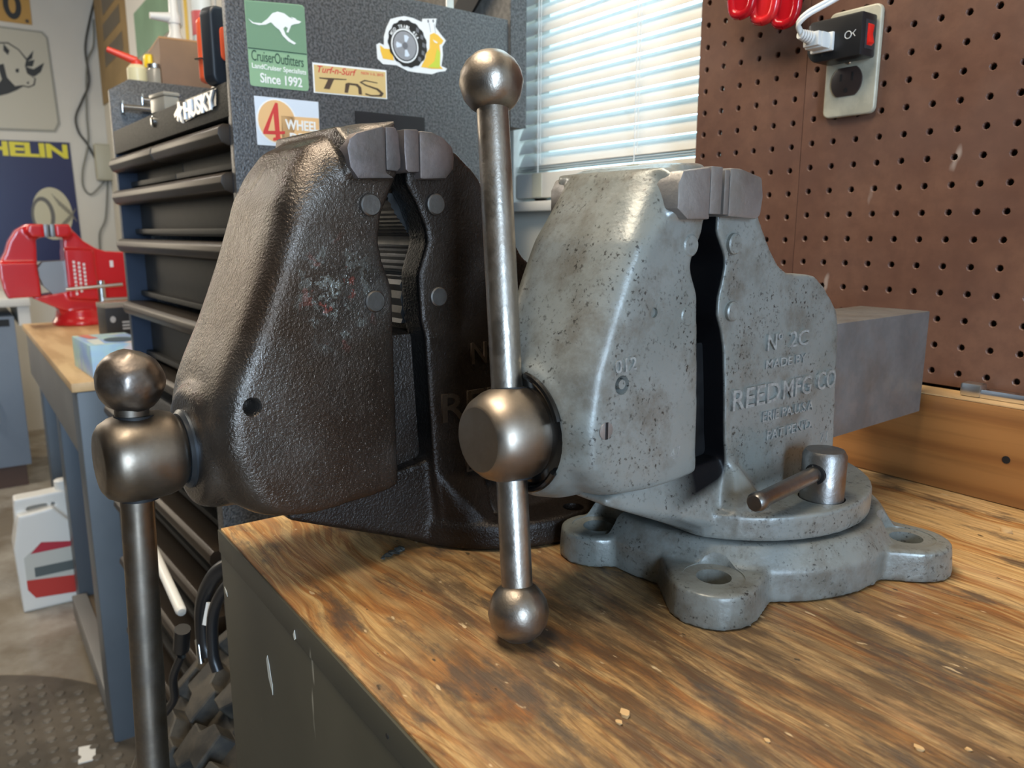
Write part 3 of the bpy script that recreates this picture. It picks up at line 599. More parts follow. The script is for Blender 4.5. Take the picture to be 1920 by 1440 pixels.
lettering('raised_lettering', '9-77-48', Matrix(((.92, 0, .39, 0), (.39, 0, -.92, 0), (0, 1, 0, 0), (0, 0, 0, 1))), (-.004, -.139, .0365), .03, .0075, IRON, dv, .0008, .01, .0003)
# spindle
AX = Vector((0, -.2862, .0965))
obj('thrust_washer', G().lathe([(.0265, 0), (.0265, .010), (.024, .012)], (0, -.2505, .0965), (0, -1, 0), 40), plain('blued steel', (.06, .068, .078), .35, .7), dv, ang=30)
hd = obj('spindle_head', G().lathe([(.018, .0245), (.0222, .0234), (.0262, .0192), (.0282, .0125), (.029, 0), (.0284, -.0098), (.027, -.017), (.0238, -.0225), (.0198, -.0252), (.0175, -.0256), (0, -.0256)], AX, (0, 1, 0), 48), HEADDK, dv, ang=40)
b0 = Vector((0, -.2892, .1458)); b1 = Vector((.001, -.2995, -.175)); dd = (b0 - b1).normalized()
hbar = obj('handle_bar', G().lathe([(.0102, 0), (.0102, (b0 - b1).length - .012)], b1, dd, 32), HEADDK, dv)
def lumpy(c, r, d, seed):
    g = G(); g.ball(c, r, 36, d); rd = random.Random(seed); pits = [(Vector((rd.gauss(0, 1), rd.gauss(0, 1), rd.gauss(0, 1))).normalized(), rd.uniform(.22, .42)) for _ in range(60)]
    out = []
    for v in g.v:
        n = (Vector(v) - c).normalized(); q = 0
        for p, a in pits:
            t = math.acos(max(-1, min(1, n.dot(p)))) / a
            if t < 1: q = max(q, (1 - t * t) * .0011)
        out.append(tuple(c + n * ((Vector(v) - c).length - q)))
    g.v = out; return g
obj('handle_ball', lumpy(b0, .0208, dd, 3), BALLDK, dv, ang=80)
obj('handle_ball', lumpy(b1, .0208, dd, 4), BALLDK, dv, ang=80)
obj('handle_hole', G().lathe([(.0125, -.0278), (.013, 0), (.0125, .0278)], AX + Vector((0, -.003, 0)), dd, 28), BLACK, hd)

# ================================================================= ON THE PEGBOARD
ol = thing('wall_outlet', 'worn ivory duplex outlet with brown sockets on the pegboard', 'outlet', (.170, 0, .3575))
BRASS = plain('worn ivory plate', (.52, .49, .38), .4, .05, .5, var=.2, scale=60)
BROWNP = plain('brown bakelite', (.045, .03, .026), .3)
pl = G().prism(rrect(-.0285, .0285, 0, .104, .007), lambda a, b, t: (a, -t, b), .0, .0062); obj('cover_plate', pl, BRASS, ol, bevel=.002, seg=3)
def sock(z):
    pts = [(.0172 * math.cos(R(a)), max(-.0142, min(.0142, .0172 * math.sin(R(a))))) for a in range(0, 360, 6)]
    r_ = obj('receptacle', G().prism(pts, lambda a, b, t: (a - .003, -t, b + z), .005, .0076), BROWNP, ol, bevel=.0006)
    for x0, h in ((-.0063, .0035), (.0063, .0042)): obj('slot', G().box(x0 - .004, x0 - .0018, -.0079, -.0074, z + .0045 - h, z + .0045 + h), BLACK, r_)
    obj('ground_slot', G().cyl((-.003, -.0079, z - .0085), (-.003, -.0074, z - .0085), .0024, 12), BLACK, r_)
sock(.034); sock(.0735)
obj('plate_screw', G().lathe([(.003, 0), (.0022, .0012), (0, .0014)], (-.003, -.0062, .0535), (0, -1, 0), 14), SILVER, ol)
tp = thing('power_tap', 'black plug-in power tap with a lit red rocker switch on the upper outlet socket', 'power tap', (.170, -.0078, .4095))
body = [(-.034 + .013 * (1 - math.cos(R(a))), .0 + .016 * (1 - math.sin(R(a)))) for a in range(0, 91, 15)] + [(.026, 0), (.026, .0405), (-.03, .0405), (-.034, .037)]
obj('housing', G().prism(body[::-1], lambda a, b, t: (a, -t, b), .0, .0265), PLASTB, tp, bevel=.0025, seg=2)
sw = obj('switch_bezel', G().box(.0258, .0268, -.0205, -.0055, .0065, .0335), plain('dark grey bezel', (.03, .03, .034), .4), tp, bevel=.0004)
obj('rocker', G().prism([(.0262, .0095), (.0295, .0125), (.0275, .021), (.0285, .029), (.0262, .0305)], lambda a, b, t: (a, -t, b), .0085, .0175), plain('red rocker plastic', (.75, .02, .012), .25), tp, bevel=.0006)
obj('socket_slot', G().box(-.0165, -.0125, -.0268, -.0262, .0055, .0115), BLACK, tp)
LOGO = plain('silver print', (.6, .6, .58), .4)
g = G().tube([(.012 + .0034 * math.cos(R(a)), -.0267, .0205 + .0034 * math.sin(R(a))) for a in range(0, 361, 20)], .0005, 6); obj('printed_mark', g, LOGO, tp)
g = G().tube([(.0155, -.0267, .0205), (.018, -.0267, .0222), (.0198, -.0267, .0242)], .0004, 6); obj('printed_mark', g, LOGO, tp)
g = G().tube([(.0172, -.0267, .0212), (.0195, -.0267, .0182)], .0004, 6); obj('printed_mark', g, LOGO, tp)
pg = thing('power_plug', 'white three prong plug with a ribbed strain relief and white cord', 'plug', (.1555, -.0345, .4265))
obj('plug_body', G().box(-.0125, .0125, -.004, .0, -.0085, .0095).box(-.0098, .0098, -.017, -.003, -.0065, .0085), PLASTW, pg, bevel=.0015)
g = G(); g.box(-.0085, .0085, -.022, -.0165, -.005, .0085)
obj('plug_neck', g, PLASTW, pg, bevel=.001)
for i in range(5): obj('strain_relief_rib', G().lathe([(.0062 - .0004 * i, 0), (.0066 - .0004 * i, .0012), (.0062 - .0004 * i, .0024)], (-.0008 * i, -.022 - .0027 * i, .0025 + .0006 * i), (-.3, -1, .2), 16), PLASTW, pg)
cp = [(-.004, -.034, .006), (-.002, -.041, .012), (.006, -.038, .02), (.018, -.026, .029), (.034, -.012, .04), (.06, .002, .052), (.1, .015, .062), (.16, .022, .069), (.23, .026, .075)]
for dz_ in (0, .0032): obj('cord', G().tube(spline([(x, y, z + dz_) for x, y, z in cp], 8), .0021, 10), PLASTW, pg)
# red handled pliers hanging on hooks above the outlet
for i, (x, z, y, rl, m, lab) in enumerate(((.05, .4875, -.034, .0, REDT, 'leftmost translucent red plastic tool handle hanging on the pegboard'), (.0735, .478, -.026, .0, RED, 'middle bright red tool handle hanging on the pegboard'), (.098, .470, -.022, .0, REDT, 'rightmost deep red tool handle hanging on the pegboard beside the cord'))):
    t = thing('hanging_cutter', lab, 'hand tool', (x, y, z - .012), group='red handled tools on the pegboard')
    pts = [(.0, .0, .0), (.010, 0, .003), (.0145, 0, .016), (.0135, 0, .034), (.008, 0, .055), (-.002, 0, .072), (-.009, 0, .06), (-.0135, 0, .04), (-.014, 0, .02), (-.0105, 0, .004), (.0, 0, .0)]
    g = G().tube(spline(pts, 4), .0052, 10); obj('grip_loop', g, m, t, ang=80)
    obj('grip_web', G().prism([(-.012, .016), (-.009, .005), (.009, .004), (.0125, .017), (.011, .036), (0, .05), (-.0115, .036)], lambda a, b, s_: (a, s_, b), -.0015, .0015), m, t)
    obj('shank', G().box(-.006, .006, -.002, .002, .066, .12), PIN, t, bevel=.001)
    obj('hook', G().tube([(0, .008, .125), (0, .003, .12), (0, -.004, .119), (0, -.008, .123)] if i else [(0, .02, .125), (0, .003, .12), (0, -.004, .119), (0, -.008, .123)], .0016, 8), PIN, t)
# chrome knife closer on the backboard top
br = thing('steel_bar', 'flat chrome steel bar lying on top of the bench backboard', 'bar', (.318, -.016, .0897))
obj('blade', G().box(.016, .2, -.006, .006, .0, .0085), CHROME, br, bevel=.002)
obj('end_cap', G().box(0, .018, -.0075, .0075, 0, .0125), SILVER, br, bevel=.0025)

# debris on the bench
FLUFF = plain('grey lint', (.055, .06, .055), .9, var=.7, scale=400); WCH = plain('fresh wood chip', (.58, .38, .18), .7)
rd = random.Random(5)
g = G()
for i in range(7):
    c_ = Vector((.1545 + (i - 3) * .0012, -.5325 - (i - 3) * .0032, .0018 + .0012 * (i % 2))); g.hull([c_ + Vector((rd.uniform(-.0035, .0035), rd.uniform(-.0035, .0035), rd.uniform(-.0016, .002))) for _ in range(9)])
g.v = [(x, y, max(.0001, z)) for x, y, z in g.v]
tag(obj('lint_clump', g, FLUFF), 'small twisted clump of grey lint beside the dark vise base', 'lint', kind='stuff')
CHIPS = [(.402, -.1035, .006, 'curled pale wood shaving at the foot of the backboard'), (.3985, -.5262, .0042, 'larger tan wood crumb on the worktop in front of the grey vise'), (.4015, -.5335, .0026, 'smaller tan wood crumb next to the larger crumb'),
         (.498, -.432, .003, 'pale splinter on the dark stain at the right of the worktop'), (.512, -.4135, .002, 'tiny pale splinter near the right edge of the worktop'), (.453, -.4855, .0022, 'short pale splinter in front of the grey vise base')]
for x, y, r_, lab in CHIPS:
    pts = [Vector((x, y, 0)) + Vector((math.cos(R(a)) * r_ * rd.uniform(.5, 1), math.sin(R(a)) * r_ * rd.uniform(.35, .7), z_)) for z_ in (.0001, r_ * .45) for a in range(0, 360, 40)]
    g = G().hull([p - Vector((x, y, 0)) for p in pts]); tag(obj('wood_crumb', g, WCH, loc=(x, y, 0)), lab, 'wood chip', 'wood crumbs on the worktop')

# ================================================================= TOOL CHEST AND ROLLING CABINET
CH = (-.357, -.477); CP = R(2.7); CW = .645; CDp = .43; CB = -.06
tc = thing('tool_chest', 'black textured steel tool chest with bronze drawer pulls and an open lid', 'tool chest', (CH[0], CH[1], CB), CP)
def cz(g): g.v = [(x, y, z - CB) for x, y, z in g.v]; return g
def cpart(name, g, m, par=None, **k): return obj(name, cz(g), m, par or tc, **k)
ZR, ZT = .4205, .556
# right side panel (upper front corner lower than the back), left, back, floor
sidep = [(.0, CB), (CDp, CB), (CDp, ZT), (.0, ZT)]
cpart('side_panel', G().prism(sidep, lambda a, b, t: (t, a, b), -.012, 0), HAMMER, bevel=.002)
lsp = [(.0, CB), (CDp, CB), (CDp, .514), (.11, .514), (.0, .4305)] if False else [(.0, CB), (CDp, CB), (CDp, .516), (.035, .516), (-.0, .494)]
cpart('side_panel', G().prism(lsp, lambda a, b, t: (t, a, b), -CW, -CW + .012), HAMMER, bevel=.002)
cpart('back_panel', G().box(-CW + .012, -.012, CDp - .006, CDp, CB, .5), HAMMER)
cpart('bottom', G().box(-CW + .012, -.012, 0, CDp - .006, CB, CB + .006), HAMMER)
k = Mt('dark textured rail paint', (.03, .027, .021), .6, 0, .25); k.col(k.mix(k.noise(420, 2, .5), (.018, .016, .012), (.045, .04, .031))); k.bump(k.noise(420, 2, .5, lo=None), .6, .001)
cpart('front_rail', G().box(-CW + .0125, -.0125, 0.0005, .012, .3795, ZR), k.m, bevel=.0015)
cpart('till_floor', G().box(-CW + .012, -.012, .012, CDp - .006, .382, .386), HAMMER)
lid = cpart('lid', G().box(-CW, .0, CDp + .003, CDp + .034, .4, .93), plain('lid lining', (.17, .155, .135), .8, var=.3, scale=120), bevel=.002)
cpart('lid_rim', G().box(.0002, .0025, CDp + .003, CDp + .034, .4, .93), HAMMER)
cpart('lid_strut', G().box(-.035, -.032, CDp - .09, CDp - .078, .53, .75).box(-.036, -.031, CDp - .095, CDp - .073, .52, .545), SILVER)
# drawers: (x0, x1, ztop, zbottom)
def drawer(par, x0, x1, zt, zb, y0=0, pull=.03):
    gg = G().box(x0, x1, y0 + .034, y0 + .04, zb, zt - .004)
    gg.box(x0, x1, y0 + .022, y0 + .034, zb + .003, zb + .012)
    d = cpart('drawer', gg, DRAWER, par, bevel=.0012)
    prof = [(y0 - .006, zt - .003), (y0 - .012, zt - .008), (y0 - .0135, zt - .016), (y0 - .009, zt - .0255), (y0 - .001, zt - .029), (y0 + .034, zt - .0275), (y0 + .034, zt - .0035)]
    o = cpart('drawer_pull', G().prism(prof, lambda a, b, t: (t, a, b), x0 + .001, x1 - .001), PULL, d, bevel=.0015)
    if par is not tc: pass
    return d
sp_ = -.336
drawer(tc, -CW + .016, sp_ - .0015, .374, .318); drawer(tc, sp_ + .0015, -.016, .374, .318)
for zt, zb in ((.316, .232), (.229, .116), (.1125, .0), (-.003, -.056)): drawer(tc, -CW + .016, -.016, zt, zb)
g = G(); g.box(-CW + .012, -CW + .0155, .0, .05, CB, .379); g.box(-.0155, -.012, .0, .05, CB, .379); cpart('drawer_jamb', G().box(-CW + .0122, -CW + .0152, .001, .05, CB + .006, .379), NAVY); cpart('drawer_jamb', G().box(-.0152, -.0122, .001, .05, CB + .006, .379), NAVY)
# lock and badge on the rail
cpart('lock', G().lathe([(.0085, 0), (.0085, .003), (.006, .0045), (0, .0045)], (-.353, .0005, .4085), (0, -1, 0), 20), CHROME)
BADGE = plain('badge backing', (.01, .01, .01), .3)
cpart('badge_plate', G().prism([(-.182, .391), (-.05, .3965), (-.0465, .4165), (-.176, .4185)], lambda a, b, t: (a, -t, b), 0, .0018), BADGE)
BADGEL = plain('bright badge silver', (.75, .75, .74), .38, .6)
lettering('badge_lettering', 'HUSKY', FACE_NY, (-.1815, -.0018, .3925 - CB), .130, .0235, BADGEL, tc, .0022, .035, .0004, spacing=.9)
cpart('badge_emblem', G().prism([(-.2105, .4205), (-.205, .411), (-.1955, .413), (-.191, .4085), (-.2, .4035), (-.1955, .39), (-.202, .3935), (-.2085, .401), (-.213, .3935), (-.2195, .3965), (-.2165, .4025), (-.2285, .4005), (-.231, .4055), (-.2185, .4105), (-.2125, .4125)], lambda a, b, t: (a, -t, b), 0, .003), BADGEL, smooth=False)

# rolling cabinet below, a little deeper
rc = thing('rolling_cabinet', 'black rolling drawer cabinet standing on the floor under the black tool chest', 'cabinet', (CH[0], CH[1], FL), CP)
def rz_(g): g.v = [(x, y, z - FL) for x, y, z in g.v]; return g
YC = -.05
def rpart(name, g, m, par=None, **k): return obj(name, rz_(g), m, par or rc, **k)
RB, RT = FL + .11, CB - .0006
rpart('side_panel', G().box(-.012, .012, YC, CDp + .03, RB, RT), HAMMER, bevel=.002); rpart('side_panel', G().box(-CW - .012, -CW + .012, YC, CDp + .03, RB, RT), HAMMER, bevel=.002)
rpart('top', G().box(-CW + .012, -.012, YC, CDp + .03, RT - .02, RT), HAMMER); rpart('bottom', G().box(-CW + .012, -.012, YC, CDp + .03, RB, RB + .02), HAMMER); rpart('back_panel', G().box(-CW + .012, -.012, CDp + .02, CDp + .03, RB + .02, RT - .02), HAMMER)
zt = RT - .022
for h in (.095, .095, .12, .15, .17):
    d = obj('drawer', rz_(G().box(-CW + .016, -.016, YC + .034, YC + .04, zt - h + .003, zt - .004).box(-CW + .016, -.016, YC + .022, YC + .034, zt - h + .004, zt - h + .013)), DRAWER, rc, bevel=.0012)
    prof = [(YC - .006, zt - .003), (YC - .012, zt - .008), (YC - .0135, zt - .016), (YC - .009, zt - .0255), (YC - .001, zt - .029), (YC + .034, zt - .0275), (YC + .034, zt - .0035)]
    obj('drawer_pull', rz_(G().prism(prof, lambda a, b, t: (t, a, b), -CW + .017, -.017)), PULL, d, bevel=.0015)
    zt -= h
for x in (-.06, -CW + .06):
    for y in (YC + .05, CDp - .03):
        w_ = obj('caster', rz_(G().cyl((x - .015, y, FL + .05), (x + .015, y, FL + .05), .05, 24)), RUBBER, rc, bevel=.004)
        obj('caster_fork', rz_(G().box(x - .022, x - .016, y - .02, y + .02, FL + .04, FL + .11).box(x + .016, x + .022, y - .02, y + .02, FL + .04, FL + .11).box(x - .022, x + .022, y - .02, y + .02, FL + .104, FL + .11)), SILVER, w_)

# stickers on the chest side (chest side plane, y along depth, z up)
CM = Matrix.Translation((CH[0], CH[1], 0)) @ Matrix.Rotation(CP, 4, 'Z')
def sticker(name, label, y, z): 
    p = CM @ Vector((0, y, z)); return thing(name, label, 'sticker', p, CP)
def sp(poly, y, z): return [(a - y, b - z) for a, b in poly]
WHITE = flatc('white vinyl', (.82, .82, .8)); GRN1 = flatc('sage green vinyl', (.17, .29, .18)); GRN2 = flatc('light green vinyl', (.26, .42, .25)); DKG = flatc('dark green ink', (.03, .07, .045)); ORG = flatc('pale orange vinyl', (.78, .48, .22)); REDI = flatc('red ink', (.6, .05, .045)); SAND = flatc('sand print', (.66, .47, .2)); BRNI = flatc('brown ink', (.08, .05, .03)); YEL = flatc('amber ink', (.85, .5, .06)); LIM = flatc('lime ink', (.55, .6, .06)); GR3 = flatc('grey ink', (.3, .3, .31)); GR4 = flatc('mid grey ink', (.16, .16, .17)); BLKI = flatc('black ink', (.015, .014, .012)); PALEB = flatc('pale blue vinyl', (.66, .72, .8))
y0, z0 = .024, .4165
st_ = sticker('sticker', 'green sticker with a white leaping kangaroo on the tool chest side', y0, z0)
flat('backing', sp([(.0238, .5143), (.0936, .5208), (.0985, .5205), (.1006, .518), (.1018, .4219), (.1005, .4185), (.0971, .4176), (.029, .4163), (.026, .417), (.025, .419)], y0, z0), FACE_X, .0002, .0004, GRN2, st_)
flat('print', sp([(.0248, .4605), (.1007, .463), (.1003, .5165), (.0985, .5192), (.0936, .5198), (.0246, .5135)], y0, z0), FACE_X, .0006, .0002, GRN1, st_)
flat('print', sp([(.0247, .4595), (.1008, .462), (.1008, .4632), (.0247, .4607)], y0, z0), FACE_X, .0008, .0002, DKG, st_)
KANG = [(.027, .4937), (.0337, .4902), (.0437, .491), (.0517, .4976), (.058, .5048), (.065, .5078), (.0736, .507), (.0795, .5036), (.0855, .5022), (.0818, .5043), (.0874, .5036), (.0899, .5018), (.0957, .5007), (.0924, .4981), (.0861, .4963), (.0819, .4943), (.08, .4904), (.0776, .4851), (.075, .4854), (.0772, .4904), (.0741, .4918), (.0712, .489), (.0739, .4821), (.0798, .4774), (.087, .474), (.0849, .472), (.077, .4747), (.07, .4802), (.0662, .4866), (.0609, .4895), (.0557, .494), (.0487, .4901), (.0402, .4882), (.032, .4891)]
flat('kangaroo_mark', sp(KANG, y0, z0), FACE_X, .0008, .0003, WHITE, st_)
lettering('print_text', 'CruiserOutfitters', FACE_X, (.0006, .0285 - y0, .4462 - z0), .0675, .0125, DKG, st_, .0003, .0, spacing=.95)
lettering('print_text', 'LandCruiser Specialists', FACE_X, (.0006, .0285 - y0, .4355 - z0), .0705, .008, WHITE, st_, .0003, .012)
lettering('print_text', 'Since 1992', FACE_X, (.0006, .038 - y0, .4212 - z0), .055, .0118, WHITE, st_, .0003, .02)
y0, z0 = .0287, .3465
st_ = sticker('sticker', 'white and orange sticker reading 4 wheel drive on the tool chest side', y0, z0)
flat('backing', sp([(.0287, .4048), (.1139, .4058), (.1138, .3463), (.0296, .3465)], y0, z0), FACE_X, .0002, .0005, PALEB, st_)
flat('print', sp(ring(.0565, .3765, .0265, .0275) , y0, z0), FACE_X, .0007, .0002, WHITE, st_)
flat('print', sp(ring(.0565, .3765, .0245, .0258), y0, z0), FACE_X, .0009, .0002, ORG, st_)
flat('print', sp([(.062, .384), (.1135, .3852), (.1132, .3485), (.062, .3485)], y0, z0), FACE_X, .0009, .0002, ORG, st_)
f4 = [(.0552, .3992), (.0586, .3988), (.0593, .3649), (.0663, .3654), (.0662, .3621), (.0594, .3611), (.0597, .3567), (.0632, .3562), (.063, .3537), (.0498, .3528), (.05, .356), (.0535, .3571), (.0537, .3604), (.0373, .3599), (.0379, .364)]
flat('numeral', sp(f4, y0, z0), FACE_X, .0011, .0002, REDI, st_); flat('print', sp([(.0520, .3856), (.0530, .3648), (.0440, .3642)], y0, z0), FACE_X, .0013, .0002, ORG, st_)
lettering('print_text', 'WHEEL', FACE_X, (.0011, .067 - y0, .3678 - z0), .0455, .0125, WHITE, st_, .0003, .03)
lettering('print_text', 'DRIVE', FACE_X, (.0011, .0725 - y0, .3515 - z0), .0415, .0125, WHITE, st_, .0003, .03)
y0, z0 = .108, .417
st_ = sticker('sticker', 'sand coloured rally sticker with tyre track letters on the tool chest side', y0, z0)
flat('backing', sp([(.1081, .4539), (.2164, .4573), (.2166, .4195), (.1084, .4168)], y0, z0), FACE_X, .0002, .0004, WHITE, st_)
flat('print', sp([(.1100, .4515), (.2148, .4548), (.2150, .4207), (.1104, .4182)], y0, z0), FACE_X, .0006, .0002, SAND, st_)
lettering('print_text', 'Turf-n-Surf', FACE_X, (.0008, .1150 - y0, .4425 - z0), .056, .0085, REDI, st_, .0002, .01, rot=.03, shear=.3)
lettering('print_text', 'NOV 1-3, 2015', FACE_X, (.0008, .178 - y0, .4470 - z0), .0335, .004, REDI, st_, .0002, .01, rot=.03)
flat('print', sp([(.1164, .4366), (.156, .4388), (.155, .4375), (.1375, .4362), (.1307, .4233), (.1223, .4233), (.1290, .4352), (.117, .4352)], y0, z0), FACE_X, .0008, .0002, BRNI, st_)
flat('print', sp([(.152, .4215), (.154, .433), (.158, .4345), (.172, .4345), (.177, .4305), (.178, .4215), (.173, .4215), (.1725, .4295), (.169, .432), (.16, .432), (.157, .4215)], y0, z0), FACE_X, .0008, .0002, BRNI, st_)
flat('print', sp([(.202, .4385), (.184, .4395), (.178, .4375), (.185, .435), (.203, .432), (.2115, .4265), (.208, .422), (.192, .4205), (.183, .422), (.183, .424), (.192, .4225), (.204, .4237), (.206, .4262), (.2, .43), (.183, .4335), (.1745, .437), (.1825, .441), (.202, .4395)], y0, z0), FACE_X, .0008, .0002, BRNI, st_)
y0, z0 = .202, .4605
st_ = sticker('sticker', 'white die-cut sticker of a yellow snail with a truck tyre for a shell', y0, z0)
SNO = [(.237, .5288), (.2473, .5318), (.2609, .5314), (.2755, .5284), (.2765, .5328), (.2999, .5369), (.2979, .5253), (.3071, .5166), (.3155, .5098), (.3093, .5008), (.31, .4887), (.3071, .4741), (.3166, .4718), (.3139, .4681), (.3009, .4651), (.2906, .4609), (.2631, .4603), (.2509, .4605), (.2334, .4659), (.2115, .4647), (.2032, .4708), (.2023, .4885), (.207, .4914), (.2139, .4895), (.2143, .5004), (.2185, .5126), (.2251, .5244)]
flat('backing', sp(SNO, y0, z0), FACE_X, .0002, .0004, WHITE, st_)
flat('print', sp([(.2884, .5139), (.2952, .5172), (.3019, .5152), (.3112, .5091), (.3085, .5047), (.3042, .5021), (.3057, .4915), (.3045, .4744), (.3096, .4703), (.2908, .4683), (.2724, .4684), (.2802, .4814), (.2812, .4876), (.2872, .4951)], y0, z0), FACE_X, .0006, .0002, YEL, st_)
flat('print', sp([(.2999, .4968), (.3053, .4915), (.3045, .4744), (.3027, .4708), (.2841, .4699), (.2953, .4793)], y0, z0), FACE_X, .0008, .0002, LIM, st_)
flat('print', sp([(.2077, .4887), (.2145, .4851), (.2223, .4855), (.2275, .4778), (.2289, .4715), (.2117, .4719), (.2082, .4817)], y0, z0), FACE_X, .0006, .0002, YEL, st_)
flat('print', sp([(.2930, .5080), (.2960, .5045), (.3000, .5040), (.3015, .5050), (.2980, .5062)], y0, z0), FACE_X, .0008, .0002, WHITE, st_)
for ey in (.2859, .2943): flat('print', sp(ring(ey, .5312 + (ey - .2859) * .19, .0013, .0022, 12), y0, z0), FACE_X, .0006, .0002, GR4, st_); flat('print', sp([(ey + .0012, .529), (ey + .0019, .529), (ey + .0042, .517), (ey + .0036, .517)], y0, z0), FACE_X, .0006, .0002, GR3, st_)
tr_ = [(.2515 + .0305 * math.cos(R(a)) * (1.04 if (a // 12) % 2 else 1), .4962 + .0300 * math.sin(R(a)) * (1.04 if (a // 12) % 2 else 1)) for a in range(0, 360, 6)]
flat('print', sp(tr_, y0, z0), FACE_X, .0008, .0002, BLKI, st_)
for i in range(5):
    a = R(52 - 24 * i); cx, cy = .2515 + .0262 * math.cos(a), .4962 + .0255 * math.sin(a); flat('print', sp([(cx - .002, cy + .0035), (cx + .0025, cy + .002), (cx + .002, cy - .0035), (cx - .0025, cy - .002)], y0, z0), FACE_X, .001, .0002, GR4, st_)
flat('print', sp(ring(.2466, .4930, .0218, .0224), y0, z0), FACE_X, .001, .0002, WHITE, st_); flat('print', sp(ring(.2466, .4930, .0196, .0202), y0, z0), FACE_X, .0012, .0002, BLKI, st_); flat('print', sp(ring(.2466, .4930, .0182, .0188), y0, z0), FACE_X, .0014, .0002, GR3, st_)
for i in range(7):
    a0 = R(51.4 * i + 10); a1 = R(51.4 * i + 44); flat('print', sp([(.2466 + r_ * math.cos(a), .4930 + r_ * math.sin(a)) for r_, a in ((.0055, a0), (.0138, a0), (.0145, (a0 + a1) / 2), (.0138, a1), (.0055, a1))], y0, z0), FACE_X, .0016, .0002, PALEB if i % 2 else GR3, st_)
flat('print', sp(ring(.2466, .4930, .0042, .0044, 16), y0, z0), FACE_X, .0018, .0002, GR4, st_)
WORD = 'BAJA TRAIL 4X4'; WORD = 'MUD TRAIL 4X4'
for i, ch_ in enumerate(WORD):
    if ch_ == ' ': continue
    a = R(148 - i * 9.6); lettering('print_text', ch_, FACE_X, (.0010, .2466 + .0222 * math.cos(a + .07) - y0, .4930 + .0228 * math.sin(a + .07) - z0), .0032, .0046, WHITE, st_, .0002, .02, rot=a - math.pi / 2)
pk_ = sticker('magnet_plate', 'plain black rectangular magnet plate on the tool chest side behind the dark vise', .1665, .33)
pk_['category'] = 'magnet'; flat('plate', [(0, 0), (.109, 0), (.109, .07), (0, .0695)], FACE_X, .0001, .0025, PLASTB, pk_)

# things standing on and in the chest
def on_chest(name, label, cat, x, y, z, rz=0, group=None): return thing(name, label, cat, CM @ Vector((x, y, z)), CP + rz, group)
t = on_chest('tool_case', 'black and orange plastic tool case standing on the tool chest front rail', 'case', -.072, .002, .4212, R(20))
ORA = plain('orange plastic', (.72, .1, .035), .35); DKN = plain('dark navy rubber', (.012, .016, .022), .5)
pr_ = rrect(-.016, .022, 0, .094, .012)
obj('shell', G().prism(pr_, lambda a, b, s_: (s_, a, b), .004, .026), DKN, t, bevel=.004, seg=3)
obj('face_plate', G().prism(rrect(-.013, .017, .004, .084, .008), lambda a, b, s_: (s_, a, b), -.0085, .004), ORA, t, bevel=.004, seg=2)
obj('side_inlay', G().prism(rrect(-.004, .012, .03, .07, .006), lambda a, b, s_: (s_, a, b), .0255, .0275), ORA, t, bevel=.0006)
obj('trim_line', G().box(-.0095, .0035, -.0165, .0175, .032, .0335), SILVER, t)
t = on_chest('clear_case', 'small clear plastic case resting on the tool chest front rail', 'case', -.335, .012, .4208, R(8)); CLR = Mt('cloudy plastic', (.5, .47, .4), .25); CLR.b.inputs['Transmission Weight'].default_value = .5; CLR = CLR.m
obj('tray', G().box(-.026, .026, -.01, .014, .0, .022), CLR, t, bevel=.003); obj('cover', G().box(-.027, .027, -.011, .015, .0222, .028), CLR, t, bevel=.002); obj('hinge', G().cyl((-.024, .0165, .0235), (.024, .0165, .0235), .0015, 8), SILVER, t)
for i, (x, y) in enumerate(((-.165, .05), (-.118, .055))):
    t = on_chest('roll_of_tape', ['white tape roll in the tool chest till next to the clear case', 'white tape roll in the tool chest till nearest the orange case'][i], 'tape roll', x, y, .3862, R(-25), 'tape rolls in the till')
    obj('tape', G().lathe([(.014, 0), (.022, 0), (.022, .02), (.014, .02)], (0, .0, .0345), (0, -1, .5), 28), PLASTW, t); obj('core', G().lathe([(.011, -.0005), (.0135, -.0005), (.0135, .0205), (.011, .0205)], (0, 0, .0345), (0, -1, .5), 24), SILVER, t)
for i, (y, z) in enumerate(((.0, .4635), (.035, .479))):
    t = on_chest('socket_rail', ['lower chrome bar fixed inside the left wall of the tool chest', 'upper chrome bar fixed inside the left wall of the tool chest'][i], 'rail', -CW + .0125, y + .018, z, 0, 'chrome bars in the chest')
    obj('rod', G().cyl((.014, 0, 0), (.014, .22, 0), .0055, 16), CHROME, t); obj('end_plate', G().box(0, .02, -.003, .0, -.011, .011), CHROME, t, bevel=.001); obj('end_plate', G().box(0, .02, .217, .22, -.011, .011), CHROME, t, bevel=.001)
t = on_chest('plastic_bin', 'blue plastic parts bin standing inside the open tool chest', 'bin', -.07, .215, .3865); BLUP = plain('blue plastic', (.03, .035, .3), .4)
g = G(); g.box(-.03, .03, -.02, .05, 0, .004); g.box(-.03, .03, -.02, -.016, .004, .2); g.box(-.03, .03, .046, .05, .004, .2); g.box(-.03, -.026, -.016, .046, .004, .2); g.box(.026, .03, -.016, .046, .004, .2)
obj('bin_body', g, BLUP, t, bevel=.001); obj('bin_lip', G().box(-.033, .033, -.023, .053, .2, .205), BLUP, t, bevel=.001)
t = on_chest('black_strap', 'wide black webbing strap hanging diagonally inside the open chest lid', 'strap', -.02, CDp - .012, .45); obj('webbing', G().prism([(-.26, .02), (-.2, .02), (.0, .17), (.0, .23)], lambda a, b, s_: (a, s_, b), -.003, .002), BLACK, t); obj('buckle', G().box(-.25, -.2, -.006, -.003, .03, .05), PIN, t, bevel=.001)

